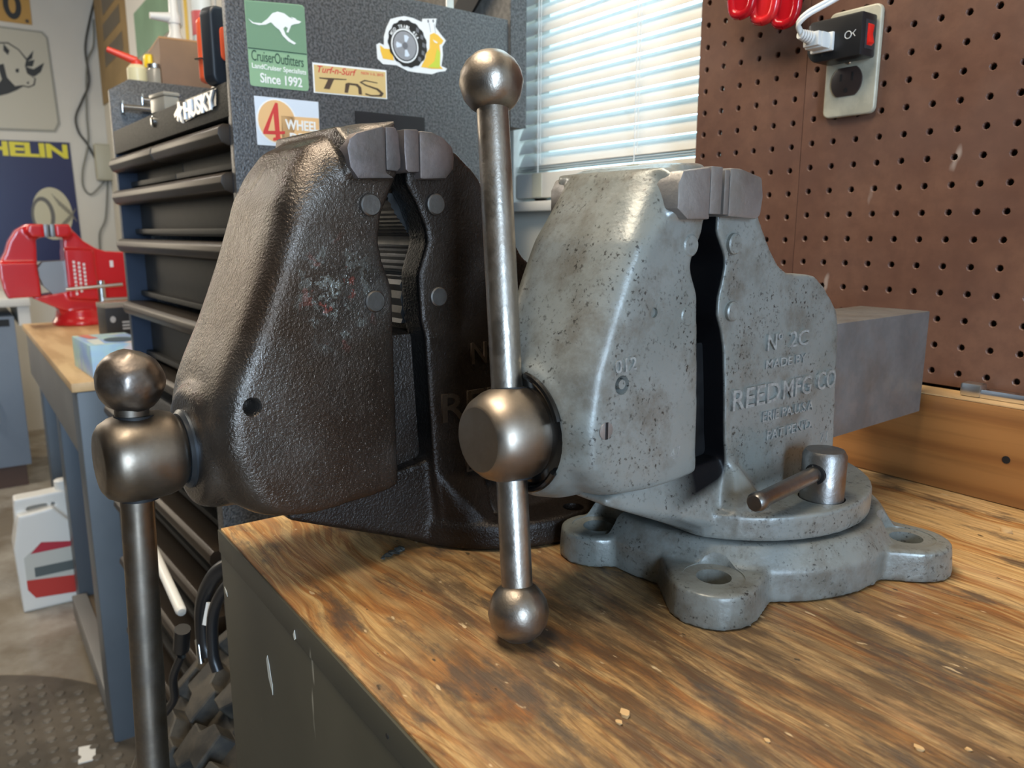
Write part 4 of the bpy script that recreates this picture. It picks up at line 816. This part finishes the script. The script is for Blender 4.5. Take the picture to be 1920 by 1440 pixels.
# ================================================================= SECOND BENCH, FURTHER LEFT
Z2 = -.06; B2X0, B2X1, B2F = -2.36, -1.10, -.602
b2 = thing('second_workbench', 'blue grey workbench with a pale plywood top under the red vise', 'workbench', (B2X1, B2F, FL))
def bp(name, g, m, par=None, **k): g.v = [(x - B2X1, y - B2F, z - FL) for x, y, z in g.v]; return obj(name, g, m, par or b2, **k)
bp('worktop', G().box(B2X0, B2X1, B2F - .006, .0, Z2 - .019, Z2), PALEPLY, bevel=.002)
bp('apron', G().box(B2X0 + .02, B2X1 - .09, B2F + .002, B2F + .02, Z2 - .165, Z2 - .0195), APRON, bevel=.002)
bp('end_rail', G().box(B2X1 - .02, B2X1 - .002, B2F + .095, -.03, Z2 - .12, Z2 - .0195), BLUEG, bevel=.002)
for x in (B2X1 - .09, -1.86, B2X0 + .02):
    bp('leg', G().box(x, x + .088, B2F + (.002 if x > -1.2 else .021), B2F + .09, FL, Z2 - .0195), BLUEG, bevel=.004)
    bp('leg', G().box(x, x + .088, -.12, -.032, FL, Z2 - .0195), BLUEG, bevel=.004)
bp('lower_rail', G().box(-1.77, B2X1 - .09, B2F + .002, B2F + .04, FL + .03, FL + .09), APRON, bevel=.003)
bp('lower_shelf', G().box(-1.77, B2X1 - .09, B2F + .041, -.125, FL + .06, FL + .078), plain('old shelf board', (.16, .11, .06), .6, var=.3, scale=6))
# red vise: side profile in (y, z), jaws across x
rv = thing('bench_vise', 'glossy red bench vise on the pale plywood bench by the far wall', 'vise', (-2.26, -.45, Z2))
def rp(name, g, m, **k): g.v = [(x + 2.26, y + .45, z - Z2) for x, y, z in g.v]; return obj(name, g, m, rv, **k)
def yzx(a, b, t): return (t, a, b)
def rcast(name, solids, it=6):
    solids.v = [(x + 2.26, y + .45, z - Z2) for x, y, z in solids.v]; return cast(name, solids, RED, rv, .0035, it)
s = G().prism([(-.665, .128), (-.637, .174), (-.625, .208), (-.603, .243), (-.573, .262), (-.532, .262), (-.532, .222), (-.552, .216), (-.556, .15), (-.553, .04), (-.643, .034), (-.655, .066)], yzx, -2.31, -2.21)
s.prism([(-.66, .145), (-.56, .145), (-.556, .038), (-.645, .036), (-.655, .066)], yzx, -2.33, -2.19)
s.prism([(-.57, .262), (-.53, .262), (-.53, .222), (-.565, .222), (-.578, .24)], yzx, -2.34, -2.18)
rcast('moving_jaw_body', s)
s = G().prism([(-.497, .262), (-.46, .262), (-.449, .244), (-.422, .21), (-.389, .187), (-.359, .176), (-.29, .172), (-.29, .021), (-.394, .012), (-.402, -.02), (-.51, -.02), (-.515, .01), (-.478, .04), (-.478, .215)], yzx, -2.31, -2.21)
s.prism([(-.48, .185), (-.4, .18), (-.395, .02), (-.48, .03)], yzx, -2.33, -2.19)
s.prism([(-.585, .036), (-.5, -.01), (-.4, -.012), (-.4, .02), (-.48, .05)], yzx, -2.31, -2.2)
s.prism([(-.5, .262), (-.46, .262), (-.452, .24), (-.466, .222), (-.5, .222)], yzx, -2.34, -2.18)
s.lathe([(.085, 0), (.085, .01), (.075, .025), (.07, .05)], (-2.26, -.445, Z2), (0, 0, 1), 40)
rcast('fixed_jaw_body', s)
rp('slide', G().prism([(-.56, .12), (-.54, .145), (-.47, .148), (-.47, .04), (-.52, .04), (-.545, .07)], yzx, -2.3, -2.22), GREYM)
rp('jaw_insert', G().prism([(-.53, .262), (-.516, .262), (-.516, .222), (-.53, .222)], yzx, -2.335, -2.185), GREYM, bevel=.002); rp('jaw_insert', G().prism([(-.513, .262), (-.5, .262), (-.5, .222), (-.513, .222)], yzx, -2.335, -2.185), GREYM, bevel=.002)
rp('lock_bolt', G().cyl((-2.13, -.395, -.005), (-2.13, -.395, .086), .011, 20), SILVER); rp('lock_lever', G().cyl((-2.115, -.495, .063), (-2.115, -.335, .073), .0055, 14), SILVER); rp('lock_lever', G().cyl((-2.115, -.395, .027), (-2.115, -.32, .027), .0055, 14), SILVER)
for i, (body, y_) in enumerate((('WORKSHOP SUPPLY', -.452), ('SWIVEL BASE VISE', -.436), ('MODEL', -.42))): pass
WHT = flatc('white paint', (.85, .8, .8))
for j, yy in enumerate((-.458, -.444, -.430)):
    for i in range(9 - j): rp('raised_letter_mark', G().box(-2.1895, -2.187, yy - .0032, yy + .0032, .148 - i * .0125 - .0085 - j * .004, .148 - i * .0125 - j * .004), WHT, smooth=False)
rp('raised_letter_mark', G().box(-2.2095, -2.207, -.352, -.342, .125, .146), WHT)
# boxes on that bench
t = thing('small_box', 'black printed cardboard box standing on the pale bench in front of the red vise', 'box', (-1.76, -.452, Z2), R(12))
obj('carton', G().box(-.03, .03, 0, .09, 0, .092), plain('charcoal card', (.03, .03, .033), .45), t, bevel=.001); GRYP = flatc('grey print', (.45, .45, .46))
flat('printed_mark', ring(.018, .06, .0075, .009, 16), FACE_X, .0301, .0003, GRYP, t)
for i in range(3): flat('printed_mark', [(.042, .03 + i * .009), (.078, .03 + i * .009), (.078, .035 + i * .009), (.042, .035 + i * .009)], FACE_X, .0301, .0003, GRYP, t)
obj('clear_lid', G().box(-.031, .031, -.001, .091, .0922, .106), CLR, t, bevel=.001)
t = thing('printed_carton', 'pastel blue and green printed carton with a dark oval on the pale bench', 'box', (-1.135, -.563, Z2 + .0002), R(3))
k = Mt('pastel print', (.5, .6, .7), .45); c = k.mix(k.noise(14, 2, .5), (.3, .45, .75), (.45, .68, .62)); c = k.mix(k.noise(9, 2, .5, lo=.55, hi=.6), c, (.75, .62, .6)); k.col(c)
obj('carton', G().box(-.2, 0, 0, .11, 0, .068), k.m, t, bevel=.0015)
obj('opening', G().prism(ring(-.07, .07, .04, .03, 24), lambda a, b, s_: (a, b, s_), .0685, .0692), plain('dark oval', (.05, .1, .14), .5), t)
obj('printed_flash', G().prism([(-.19, .01), (-.12, .02), (-.12, .038), (-.19, .03)], lambda a, b, s_: (a, b, s_), .0685, .0692), flatc('coral print', (.7, .2, .16)), t)
obj('top_panel', G().prism([(-.1, .01), (-.01, .01), (-.01, .03), (-.1, .035)], lambda a, b, s_: (a, b, s_), .0685, .069), flatc('pale print', (.7, .78, .75)), t)
# jug and bags under the bench
t = thing('jug', 'white plastic jug with a red and grey label on the floor under the far bench', 'jug', (-1.99, -.63, FL))
s = G().prism(rrect(-.085, .085, .0, .215, .03), lambda a, b, z_: (b * .0 + z_, a, b), -.055, .055)
s = G(); s.hull([(x, y, z_) for x in (-.055, .055) for y, z_ in ((-.085, .0), (.085, .0), (-.09, .2), (.09, .2), (-.08, .25), (.075, .24), (.02, .31), (-.07, .3))])
s.hull([(x, y, z_) for x in (-.03, .03) for y, z_ in ((-.08, .25), (-.05, .25), (-.075, .345), (-.045, .335))]); s.hull([(x, y, z_) for x in (-.03, .03) for y, z_ in ((-.075, .345), (-.06, .315), (.05, .35), (.05, .32))]); s.hull([(x, y, z_) for x in (-.03, .03) for y, z_ in ((.03, .25), (.07, .24), (.03, .35), (.06, .345))])
cast('body', s, plain('milky plastic', (.75, .74, .7), .35), t, .004, 6)
obj('label', G().prism([(-.068, .07), (-.05, .04), (.06, .03), (.068, .19), (-.02, .21), (-.068, .17)], lambda a, b, s_: (s_, a, b), .052, .0565), flatc('pale label', (.55, .55, .5)), t)
obj('label_band', G().prism([(-.068, .07), (-.05, .04), (.06, .03), (.068, .085), (-.068, .1)], lambda a, b, s_: (s_, a, b), .0566, .0572), flatc('red label', (.5, .04, .03)), t); obj('label_band', G().prism([(-.05, .18), (-.02, .21), (.06, .195), (.06, .18)], lambda a, b, s_: (s_, a, b), .0566, .0572), flatc('red label top', (.45, .03, .05)), t); obj('label_band', G().box(.0566, .0572, -.045, .06, .105, .135), flatc('grey label', (.1, .12, .12)), t)
obj('cap', G().lathe([(.022, 0), (.022, .03), (.018, .033)], (0, .055, .345), (0, 0, 1), 24), PLASTW, t)
def bag(name, label, cat, loc, r3, mat, seed, extra=None):
    t = thing(name, label, cat, loc); rd = random.Random(seed)
    pts = []
    for _ in range(26):
        v = Vector((rd.gauss(0, 1), rd.gauss(0, 1), rd.gauss(0, 1))).normalized(); q = rd.uniform(.8, 1.15); pts.append((v.x * r3[0] * q, v.y * r3[1] * q, max(.0, r3[2] + v.z * r3[2] * q)))
    s = G().hull(pts); obj('sack', s, mat, t, bevel=.004, ang=25); obj('tie', G().lathe([(.012, 0), (.006, .012), (.016, .035)], (0, 0, 2 * r3[2] - .006), (0.2, 0, 1), 12), mat, t); return t
SH = FL + .0785
CELLO = plain('crinkled cellophane', (.5, .46, .42), .15, 0, .8, var=.5, scale=30)
bag('plastic_bag', 'red plastic bag on the low shelf of the far bench', 'bag', (-1.5, -.5, SH), (.08, .06, .12), plain('red film', (.45, .03, .035), .2), 2)
bag('plastic_bag', 'crinkled clear plastic bag at the front of the low shelf', 'bag', (-1.52, -.545, SH), (.05, .035, .07), CELLO, 3) if False else None
bag('cloth_bag', 'blue and white cloth bundle on the low shelf next to the near leg', 'bag', (-1.27, -.5, SH), (.06, .05, .085), plain('blue cloth', (.16, .25, .36), .8, var=.6, scale=25), 4)
t = thing('cardboard_box', 'small brown cardboard box on the low shelf between the bags', 'box', (-1.385, -.5, SH)); CARD = plain('cardboard', (.4, .24, .1), .7, var=.2, scale=10)
obj('carton', G().box(-.04, .04, -.05, .1, 0, .13), CARD, t, bevel=.002); obj('flap', G().box(-.04, .04, -.06, .02, .1305, .1325), CARD, t)
# blue cabinet with a white top in the far corner
mc = thing('blue_cabinet', 'blue grey steel cabinet with a white worktop beyond the red vise', 'cabinet', (-3.35, -.62, FL))
def mp(name, g, m, **k): g.v = [(x + 3.35, y + .62, z - FL) for x, y, z in g.v]; return obj(name, g, m, mc, **k)
BLUC = plain('blue steel', (.2, .25, .32), .4, var=.1, scale=3)
mp('carcass', G().box(-3.85, -3.3, -1.5, -.58, FL + .1, -.118), BLUC, bevel=.006); mp('kick_plate', G().box(-3.85, -3.33, -1.48, -.6, FL, FL + .0995), plain('brown kick plate', (.09, .05, .035), .6))
mp('white_top', G().box(-3.88, -3.28, -1.52, -.515, -.0775, -.042), PLASTW, bevel=.006); mp('side_return', G().box(-3.88, -3.3, -.565, -.52, -.16, -.078), PLASTW)
mp('drawer_gap', G().box(-3.3, -3.2985, -.66, -.6, -.16, -.13), BLACK); mp('handle', G().tube(spline([(-3.3, -.69, -.45), (-3.27, -.69, -.47), (-3.27, -.69, -.56), (-3.3, -.69, -.58)], 5), .008, 10), SILVER)
# floor mat
k = Mt('diamond plate mat', (.07, .06, .045), .5); k.col(k.mix(k.noise(6, 4), (.075, .064, .05), (.13, .11, .085))); vo = k.n('ShaderNodeTexVoronoi'); vo.inputs['Scale'].default_value = 28; k.l(k.co(), vo.inputs['Vector']); k.bump(vo.outputs[0], .6, .004)
MX, MY, MR = -1.05, -1.12, .62
mt = thing('floor_mat', 'round brown rubber mat with a raised dot pattern on the concrete floor', 'mat', (MX, MY, FL))
obj('mat_body', G().lathe([(MR, 0), (MR, .004), (MR - .006, .008), (0, .008)], (0, 0, .0002), (0, 0, 1), 72), k.m, mt)
g = G(); MM = k.m
for i in range(-14, 15):
    for j in range(-14, 15):
        x, y = i * .042 + (.021 if j % 2 else 0), j * .037
        if x * x + y * y < (MR - .04) ** 2: g.lathe([(.012, 0), (.009, .003)], (x, y, .0082), (0, 0, 1), 8)
st2 = obj('raised_dots', g, MM, mt); st2['kind'] = 'stuff'
t = tag(obj('paper_scrap', G().prism([(-.03, -.012), (.03, -.02), (.035, .012), (-.02, .02)], lambda a, b, s_: (a, b, s_), 0, .002), PLASTW, loc=(-1.1, -.655, FL + .0084)), 'small pale scrap of paper on the edge of the round mat', 'scrap')

# ================================================================= TYRE AND CLUTTER BETWEEN THE BENCH AND THE CABINET
TC = Vector((-.2, -.368, FL + .34)); TR_ = .33
ty = thing('truck_tyre', 'dusty off road truck tyre with chunky tread standing beside the olive bench', 'tyre', (TC.x, TC.y, FL))
def tl(p): return (p[0] - TC.x, p[1] - TC.y, p[2] - FL)
prof = [(.195, -.1), (.235, -.12), (.285, -.124), (.306, -.116), (.314, -.104), (.317, -.06), (.317, .06), (.314, .104), (.306, .116), (.285, .124), (.235, .12), (.195, .1), (.21, .085), (.21, -.085), (.195, -.1)]
g = G(); n = 64; vs = []; fs = []
for k_ in range(n):
    a = 2 * math.pi * k_ / n
    for r_, x in prof: vs.append((x, r_ * math.cos(a), r_ * math.sin(a) + .34))
m_ = len(prof)
for k_ in range(n):
    for i in range(m_ - 1): fs.append((k_ * m_ + i, k_ * m_ + i + 1, ((k_ + 1) % n) * m_ + i + 1, ((k_ + 1) % n) * m_ + i))
g.add(vs, fs); obj('carcass', g, RUBBER, ty)
# tread blocks: one mesh per row, shared by all blocks round the tyre
D = 2 * math.pi / 30
def block(shape, drop=0):
    gb = G(); cx = sum(p[0] for p in shape) / len(shape); ca = sum(p[1] for p in shape) / len(shape); vs = []
    for r_, f in ((.312, 1.0), (.3385, .93)):
        for x, a in shape:
            x2, a2 = cx + (x - cx) * f, ca + (a - ca) * f; rr = r_ - (max(0, abs(x2) - .085) * .5 if r_ > .33 else 0); vs.append((x2, rr * math.cos(a2), rr * math.sin(a2)))
    n_ = len(shape); gb.add(vs, [tuple(range(n_))[::-1], tuple(range(n_, 2 * n_))] + [(i, (i + 1) % n_, n_ + (i + 1) % n_, n_ + i) for i in range(n_)])
    return mesh_of(gb, [RUBBER], bevel=.0015, seg=1, smooth=False)
zig = [(-.031, -.46 * D), (-.004, -.46 * D), (.010, -.2 * D), (.031, -.2 * D), (.031, .44 * D), (.006, .44 * D), (-.008, .18 * D), (-.031, .18 * D)]
shl = [(-.022, -.38 * D), (.020, -.28 * D), (.020, .28 * D), (-.022, .36 * D)]
def shift(sh, dx, da=0, mir=1): return [((x * mir) + dx, a + da) for x, a in sh]
rows = [block(shift(zig, -.034)), block(shift(zig, .034, .5 * D, -1)), block(shift(shl, -.094, .15 * D)), block(shift(shl, .094, .65 * D, -1))]
for k_ in range(30):
    for me in rows:
        o = obj('tread_block', me, RUBBER, ty, loc=(0, 0, .34)); o.rotation_euler = (2 * math.pi * k_ / 30, 0, 0)
# black bag strap and cable hanging in the gap, broom stick
bgp = thing('tool_bag', 'black tool bag with a thick padded strap hanging between the bench and the cabinet', 'bag', (-.1, -.4, -.186))
def bl_(p): return (p[0] + .1, p[1] + .4, p[2] + .186)
s = G().hull([bl_(p) for p in [(-.16, -.5, -.185), (-.03, -.5, -.185), (-.16, -.28, -.185), (-.03, -.28, -.185), (-.15, -.49, -.07), (-.04, -.49, -.07), (-.15, -.3, -.07), (-.04, -.3, -.07)]])
obj('bag_body', s, plain('black nylon', (.012, .012, .013), .7), bgp, bevel=.012, seg=3)
for dx, m_r in ((0, .009), (.035, .006)):
    obj('strap', G().tube(spline([bl_((-.06 + dx, -.5, -.1)), bl_((-.085 + dx, -.555, -.085)), bl_((-.125 + dx, -.585, -.1)), bl_((-.155 + dx, -.598, -.14)), bl_((-.165 + dx, -.6, -.19)), bl_((-.16 + dx, -.598, -.21))], 6), m_r, 10), PLASTB, bgp)
obj('strap_tag', G().obox(bl_((-.135, -.6, -.15)), (0, .25, 1), (1, .6, 0), (.6, -1, .25), .012, .005, .0015), PLASTW, bgp)
obj('zip_pull', G().cyl(bl_((-.16, -.606, -.215)), bl_((-.165, -.606, -.19)), .004, 12), CHROME, bgp)
t = thing('hanging_cable', 'black cable hanging down past the rolling cabinet drawers', 'cable', (-.2, -.632, -.245)); 
obj('cable', G().tube(spline([(.05, .005, .05), (.035, -.002, .02), (.02, .0, -.012), (.002, -.004, -.034), (-.012, -.01, -.052), (-.012, -.014, -.07)], 8), .0045, 10), PLASTB, t); obj('plug_end', G().cyl((.052, .005, .058), (.062, .006, .085), .008, 12), PLASTB, t)
t = thing('broom_handle', 'pale round stick poking out in front of the rolling cabinet', 'stick', (-.36, -.59, -.205))
obj('shaft', G().cyl((-.2, .0, .02), (.06, -.005, -.012), .0065, 14), PLASTW, t); obj('tip', G().lathe([(.0066, 0), (.005, .005), (0, .006)], (.06, -.005, -.012), (.26, -.005, -.032), 14), PLASTW, t)

# ================================================================= FAR WALL
SC = (4.445 - .0 + .6498) / (3.8 + .6498)
def fw(p): return (-.7773 + (p[0] + .7773) * SC, .2389 + (p[1] - .2389) * SC)
def sign(name, label, pts): 
    q = [fw(p) for p in pts]; y = min(a for a, b in q); z = min(b for a, b in q); return thing(name, label, 'sign', (XW + .001, y, z)), y, z
def sg(poly, y, z): return [(fw(p)[0] - y, fw(p)[1] - z) for p in poly]
TIN = flatc('aged cream enamel', (.5, .47, .38), .35); INK = flatc('worn black print', (.02, .02, .018), .5)
pts = [(-.75, 1.72), (-.29, 1.72), (-.343, 1.191), (-.8, 1.18)]
pts = [(-.83, 1.186), (-.343, 1.186), (-.343, 1.55), (-.83, 1.55)]
o, y, z = sign('wall_sign', 'mustard yellow plate with a black zero at the top of the far wall', pts); MUST = flatc('mustard enamel', (.5, .28, .06))
flat('plate', sg(pts, y, z), FACE_X, 0, .004, MUST, o); zero = ring(-.415, 1.262, .036, .062, 28)
flat('numeral', sg(zero, y, z), FACE_X, .0042, .0008, INK, o); flat('numeral_centre', sg(ring(-.415, 1.262, .014, .036, 24), y, z), FACE_X, .0052, .0006, MUST, o)
flat('bolt', sg(ring(-.362, 1.2, .008, .008, 12), y, z), FACE_X, .0042, .003, BRNI, o)
pts = [(-.9, 1.163), (-.305, 1.163), (-.285, 1.14), (-.272, .75), (-.295, .71), (-.9, .69)]
o, y, z = sign('wall_sign', 'cream enamel sign with a black rhino head on the far wall', pts)
flat('plate', sg(pts, y, z), FACE_X, 0, .006, flatc('grey rim', (.3, .29, .24)), o); flat('face', sg([(-.895, 1.155), (-.31, 1.155), (-.293, 1.135), (-.282, .755), (-.3, .72), (-.895, .7)], y, z), FACE_X, .0062, .002, TIN, o)
for i, (pp, m) in enumerate((([(-.56, 1.05), (-.5, 1.088), (-.479, 1.092), (-.448, 1.096), (-.408, 1.071), (-.381, 1.034), (-.35, 1.073), (-.359, 1.036), (-.379, 1.022), (-.349, 1.032), (-.36, 1.001), (-.39, .997), (-.358, .989), (-.311, 1.024), (-.332, .98), (-.362, .956), (-.382, .966), (-.352, .948), (-.36, .917), (-.386, .903), (-.407, .907), (-.438, .886), (-.472, .868), (-.504, .856), (-.56, .85)], INK),
        ([(-.555, 1.045), (-.5, 1.082), (-.479, 1.086), (-.45, 1.09), (-.411, 1.066), (-.384, 1.026), (-.392, 1.0), (-.386, .966), (-.358, .947), (-.366, .92), (-.386, .909), (-.409, .913), (-.44, .905), (-.468, .94), (-.475, 1.0), (-.5, .99), (-.49, .93), (-.51, .9), (-.555, .9)], TIN),
        ([(-.382, .969), (-.348, .987), (-.311, 1.024), (-.329, .98), (-.356, .957)], INK), ([(-.467, 1.087), (-.446, 1.06), (-.454, 1.039), (-.47, 1.057)], INK), ([(-.431, .981), (-.417, .985), (-.419, .967), (-.431, .966)], INK), ([(-.394, .923), (-.383, .933), (-.384, .918)], INK))):
    flat('rhino_print', sg(pp, y, z), FACE_X, .0084 + .0006 * i, .0006, m, o)
pts = [(-1.08, .648), (-.241, .665), (-.231, .1), (-1.08, .09)]
o, y, z = sign('wall_sign', 'dark blue enamel tyre sign with yellow capital letters on the far wall', pts); NVY = flatc('navy enamel', (.008, .012, .075), .3)
flat('plate', sg(pts, y, z), FACE_X, 0, .006, NVY, o)
p0 = fw((-.795, .588)); p1 = fw((-.252, .588)); lettering('sign_lettering', 'MICHELIN', FACE_X, (.0062, p0[0] - y, p0[1] - z), p1[0] - p0[0], .077, flatc('yellow enamel', (.72, .64, .03)), o, .0012, .04, spacing=.95)
CRM = flatc('cream tyre print', (.52, .48, .33))
flat('tyre_print', sg(ring(-.345, .325, .085, .125, 36), y, z), FACE_X, .0062, .0008, CRM, o); flat('tyre_print', sg(ring(-.385, .315, .05, .09, 30), y, z), FACE_X, .0072, .0006, flatc('tyre shade', (.12, .11, .09)), o); flat('tyre_print', sg(ring(-.388, .315, .035, .07, 30), y, z), FACE_X, .008, .0006, CRM, o)
for i in range(7):
    for s_ in (-1, 1):
        a = (-.342 + i * .011, .22 + i * .012 if s_ > 0 else .42 - i * .012)
        flat('tread_line', sg([(a[0], a[1]), (a[0] + .004, a[1]), (a[0] + .034, a[1] + s_ * .06), (a[0] + .03, a[1] + s_ * .06)], y, z), FACE_X, .008 + .0005 * (s_ > 0), .0004, flatc('line print', (.2, .18, .13)), o)
# wall box and hanging cables
q = fw((-.14, .49)); t = thing('junction_box', 'beige plastic utility box on the far wall behind the tool chest', 'box', (XW, q[0], q[1]))
obj('housing', G().box(.0005, .06, 0, .085, 0, .2), plain('beige plastic', (.42, .4, .3), .45), t, bevel=.008, seg=3); obj('cover_seam', G().box(.0601, .062, .008, .077, .01, .19), plain('beige cover', (.44, .42, .32), .45), t, bevel=.0006)
C1 = [(-.07, 1.338), (-.099, 1.246), (-.132, 1.108), (-.129, .959), (-.169, .864), (-.203, .786), (-.197, .717), (-.166, .666), (-.143, .613), (-.101, .513)]
C2 = [(-.084, 1.248), (-.095, 1.128), (-.132, 1.034), (-.154, .805), (-.159, .674), (-.197, .532), (-.2, .454), (-.167, .423), (-.103, .489), (-.086, .509)]
C3 = [(-.087, .505), (-.108, .345), (-.121, .288), (-.148, .232), (-.155, .15)]
for pts, lab, m, rr in ((C1, 'black cable looping down the far wall to the beige box', plain('grey black cable', (.05, .05, .045), .5), .006), (C2, 'thin grey cable hanging in a long loop on the far wall', plain('grey cable', (.2, .2, .17), .5), .005), (C3, 'thin grey cable dropping from the beige box behind the red vise', plain('mid grey cable', (.16, .16, .14), .5), .005)):
    P_ = [(.014, *fw(p)) for p in pts]; o0 = P_[-1]
    tag(obj('wall_cable', G().tube(spline([(x, y - o0[1], z - o0[2]) for x, y, z in P_], 6), rr, 8), m, loc=(XW, o0[1], o0[2])), lab, 'cable', 'cables on the far wall')
# posters on the window wall beyond the chest
def poster(name, label, x0, x1, z0, z1, m): 
    t = thing(name, label, 'sign', (x0, YB - .0005, z0)); return t
t = poster('wall_poster', 'long mustard cardboard sign with grey printed blocks beyond the tool chest', -4.43, -3.53, .94, 1.62, None); CBD = plain('mustard card', (.3, .2, .08), .6, var=.15, scale=4)
flat('sheet', [(0, 0), (.9, 0), (.9, .68), (0, .68)], FACE_NY, .0, .006, CBD, t); GBL = flatc('grey brown print', (.11, .085, .05))
for a, b, c, d in ((.22, .3, .7, .38), (.2, .17, .72, .255), (.25, .42, .75, .6)): flat('printed_block', [(a, b), (c, b), (c, d), (a, d)], FACE_NY, .0062, .001, GBL, t)
t = poster('framed_picture', 'green picture in a wide white frame on the wall beyond the tool chest', -3.5, -2.6, 1.0, 1.6, None)
flat('frame', [(0, 0), (.9, 0), (.9, .6), (0, .6)], FACE_NY, 0, .02, PLASTW, t); flat('picture', [(.17, .0), (.85, .0), (.85, .19), (.17, .19)], FACE_NY, .0202, .002, plain('green print', (.2, .36, .24), .4, var=.2, scale=4), t)
t = poster('wall_poster', 'white poster with yellow stripes on the wall beyond the tool chest', -2.56, -2.15, .86, 1.5, None)
flat('sheet', [(0, 0), (.41, 0), (.41, .64), (0, .64)], FACE_NY, 0, .004, PLASTW, t)
for a in (.02, .14, .26): flat('printed_stripe', [(a, .05), (a + .045, .05), (a + .045, .6), (a, .6)], FACE_NY, .0042, .001, flatc('yellow stripe', (.75, .5, .06)), t)

# dark cabinet behind the chest on the far bench, carrying a crate and bottles
sc_ = thing('storage_cabinet', 'dark cabinet on the far bench hidden behind the tool chest', 'cabinet', (-1.42, -.22, Z2))
obj('carcass', G().box(-.27, .27, -.15, .2, 0, .597), HAMMER, sc_, bevel=.003); obj('door', G().box(-.26, .26, -.156, -.1505, .02, .58), HAMMER, sc_, bevel=.001)
CT = Z2 + .5972
t = thing('wooden_crate', 'open brown wooden crate on the cabinet behind the tool chest', 'crate', (-1.28, -.2, CT), R(-4))
WB1 = plain('brown crate wood', (.22, .115, .05), .55, var=.2, scale=8); WB2 = plain('cut wood edge', (.5, .26, .1), .55, var=.2, scale=9)
for nm, g in (('board', G().box(.07, .082, -.16, .15, 0, .105)), ('board', G().box(-.1, -.088, -.16, .15, 0, .105)), ('board', G().box(-.0878, .0698, -.16, -.148, 0, .105)), ('board', G().box(-.0878, .0698, .138, .15, 0, .105)), ('floor_board', G().box(-.0878, .0698, -.1478, .1378, 0, .008))): obj(nm, g, WB1, t, bevel=.001)
obj('top_edge', G().box(.07, .082, -.16, .15, .1052, .109), WB2, t); obj('top_edge', G().box(-.0878, .0698, -.16, -.148, .1052, .109), WB2, t)
def bottle(name, label, loc, prof, m, cap=None, capm=None, spout=None):
    t = thing(name, label, 'bottle', loc); obj('body', G().lathe(prof, (0, 0, 0), (0, 0, 1), 24), m, t, ang=35)
    if cap: obj('cap', G().lathe(cap, (0, 0, 0), (0, 0, 1), 20), capm, t)
    if spout: obj('spout', G().cyl((0, 0, spout[0]), spout[1], spout[2], 12, spout[3]), capm, t)
CX_ = -1.3
bottle('squeeze_bottle', 'cream bottle with a long red angled nozzle behind the tool chest', (-1.28, -.419 + .02, CT), [(.02, 0), (.021, .004), (.021, .05), (.014, .058)], plain('cream plastic', (.75, .68, .42), .4), [(.012, .058), (.012, .066), (.006, .07)], plain('red nozzle', (.75, .06, .03), .35), (.066, (-.01, -.055, .086), .009, .006))
bottle('glue_bottle', 'small bottle with a yellow cap beside the red nozzle bottle', (-1.34, -.36, CT), [(.016, 0), (.018, .003), (.018, .055), (.01, .065)], CLR, [(.013, .065), (.013, .09), (.01, .094)], plain('yellow cap', (.85, .6, .02), .35))
bottle('glass_jar', 'small clear glass jar on the cabinet in front of the crate', (-1.24, -.372 + .0, CT), [(.014, 0), (.017, .003), (.017, .04), (.013, .048)], CLR, [(.0145, .048), (.0145, .056)], SILVER)
bottle('spray_bottle', 'tall white spray bottle standing in the wooden crate', (-1.3, -.31, CT + .009), [(.024, 0), (.026, .004), (.026, .1), (.012, .13), (.012, .15)], plain('white bottle', (.72, .7, .64), .4), [(.014, .15), (.014, .165), (.01, .175), (.008, .23)], PLASTW, (.162, (0, -.05, .16), .012, .007))
bottle('white_tube', 'white plastic tube with a red stripe standing in the wooden crate', (-1.25, -.262, CT + .009), [(.02, 0), (.022, .003), (.022, .2), (.018, .205)], plain('white tube', (.7, .72, .68), .4), [(.0225, .12), (.0225, .17)], plain('pink stripe', (.6, .12, .12), .4))
t = thing('yellow_box', 'yellow cardboard box standing in the wooden crate', 'box', (-1.31, -.13, CT + .009)); obj('carton', G().box(-.035, .035, -.05, .03, 0, .2), plain('yellow card', (.7, .5, .08), .5, var=.15, scale=20), t, bevel=.001); obj('label', G().box(.0352, .0358, -.04, .02, .12, .17), flatc('pale tag', (.75, .72, .6)), t)
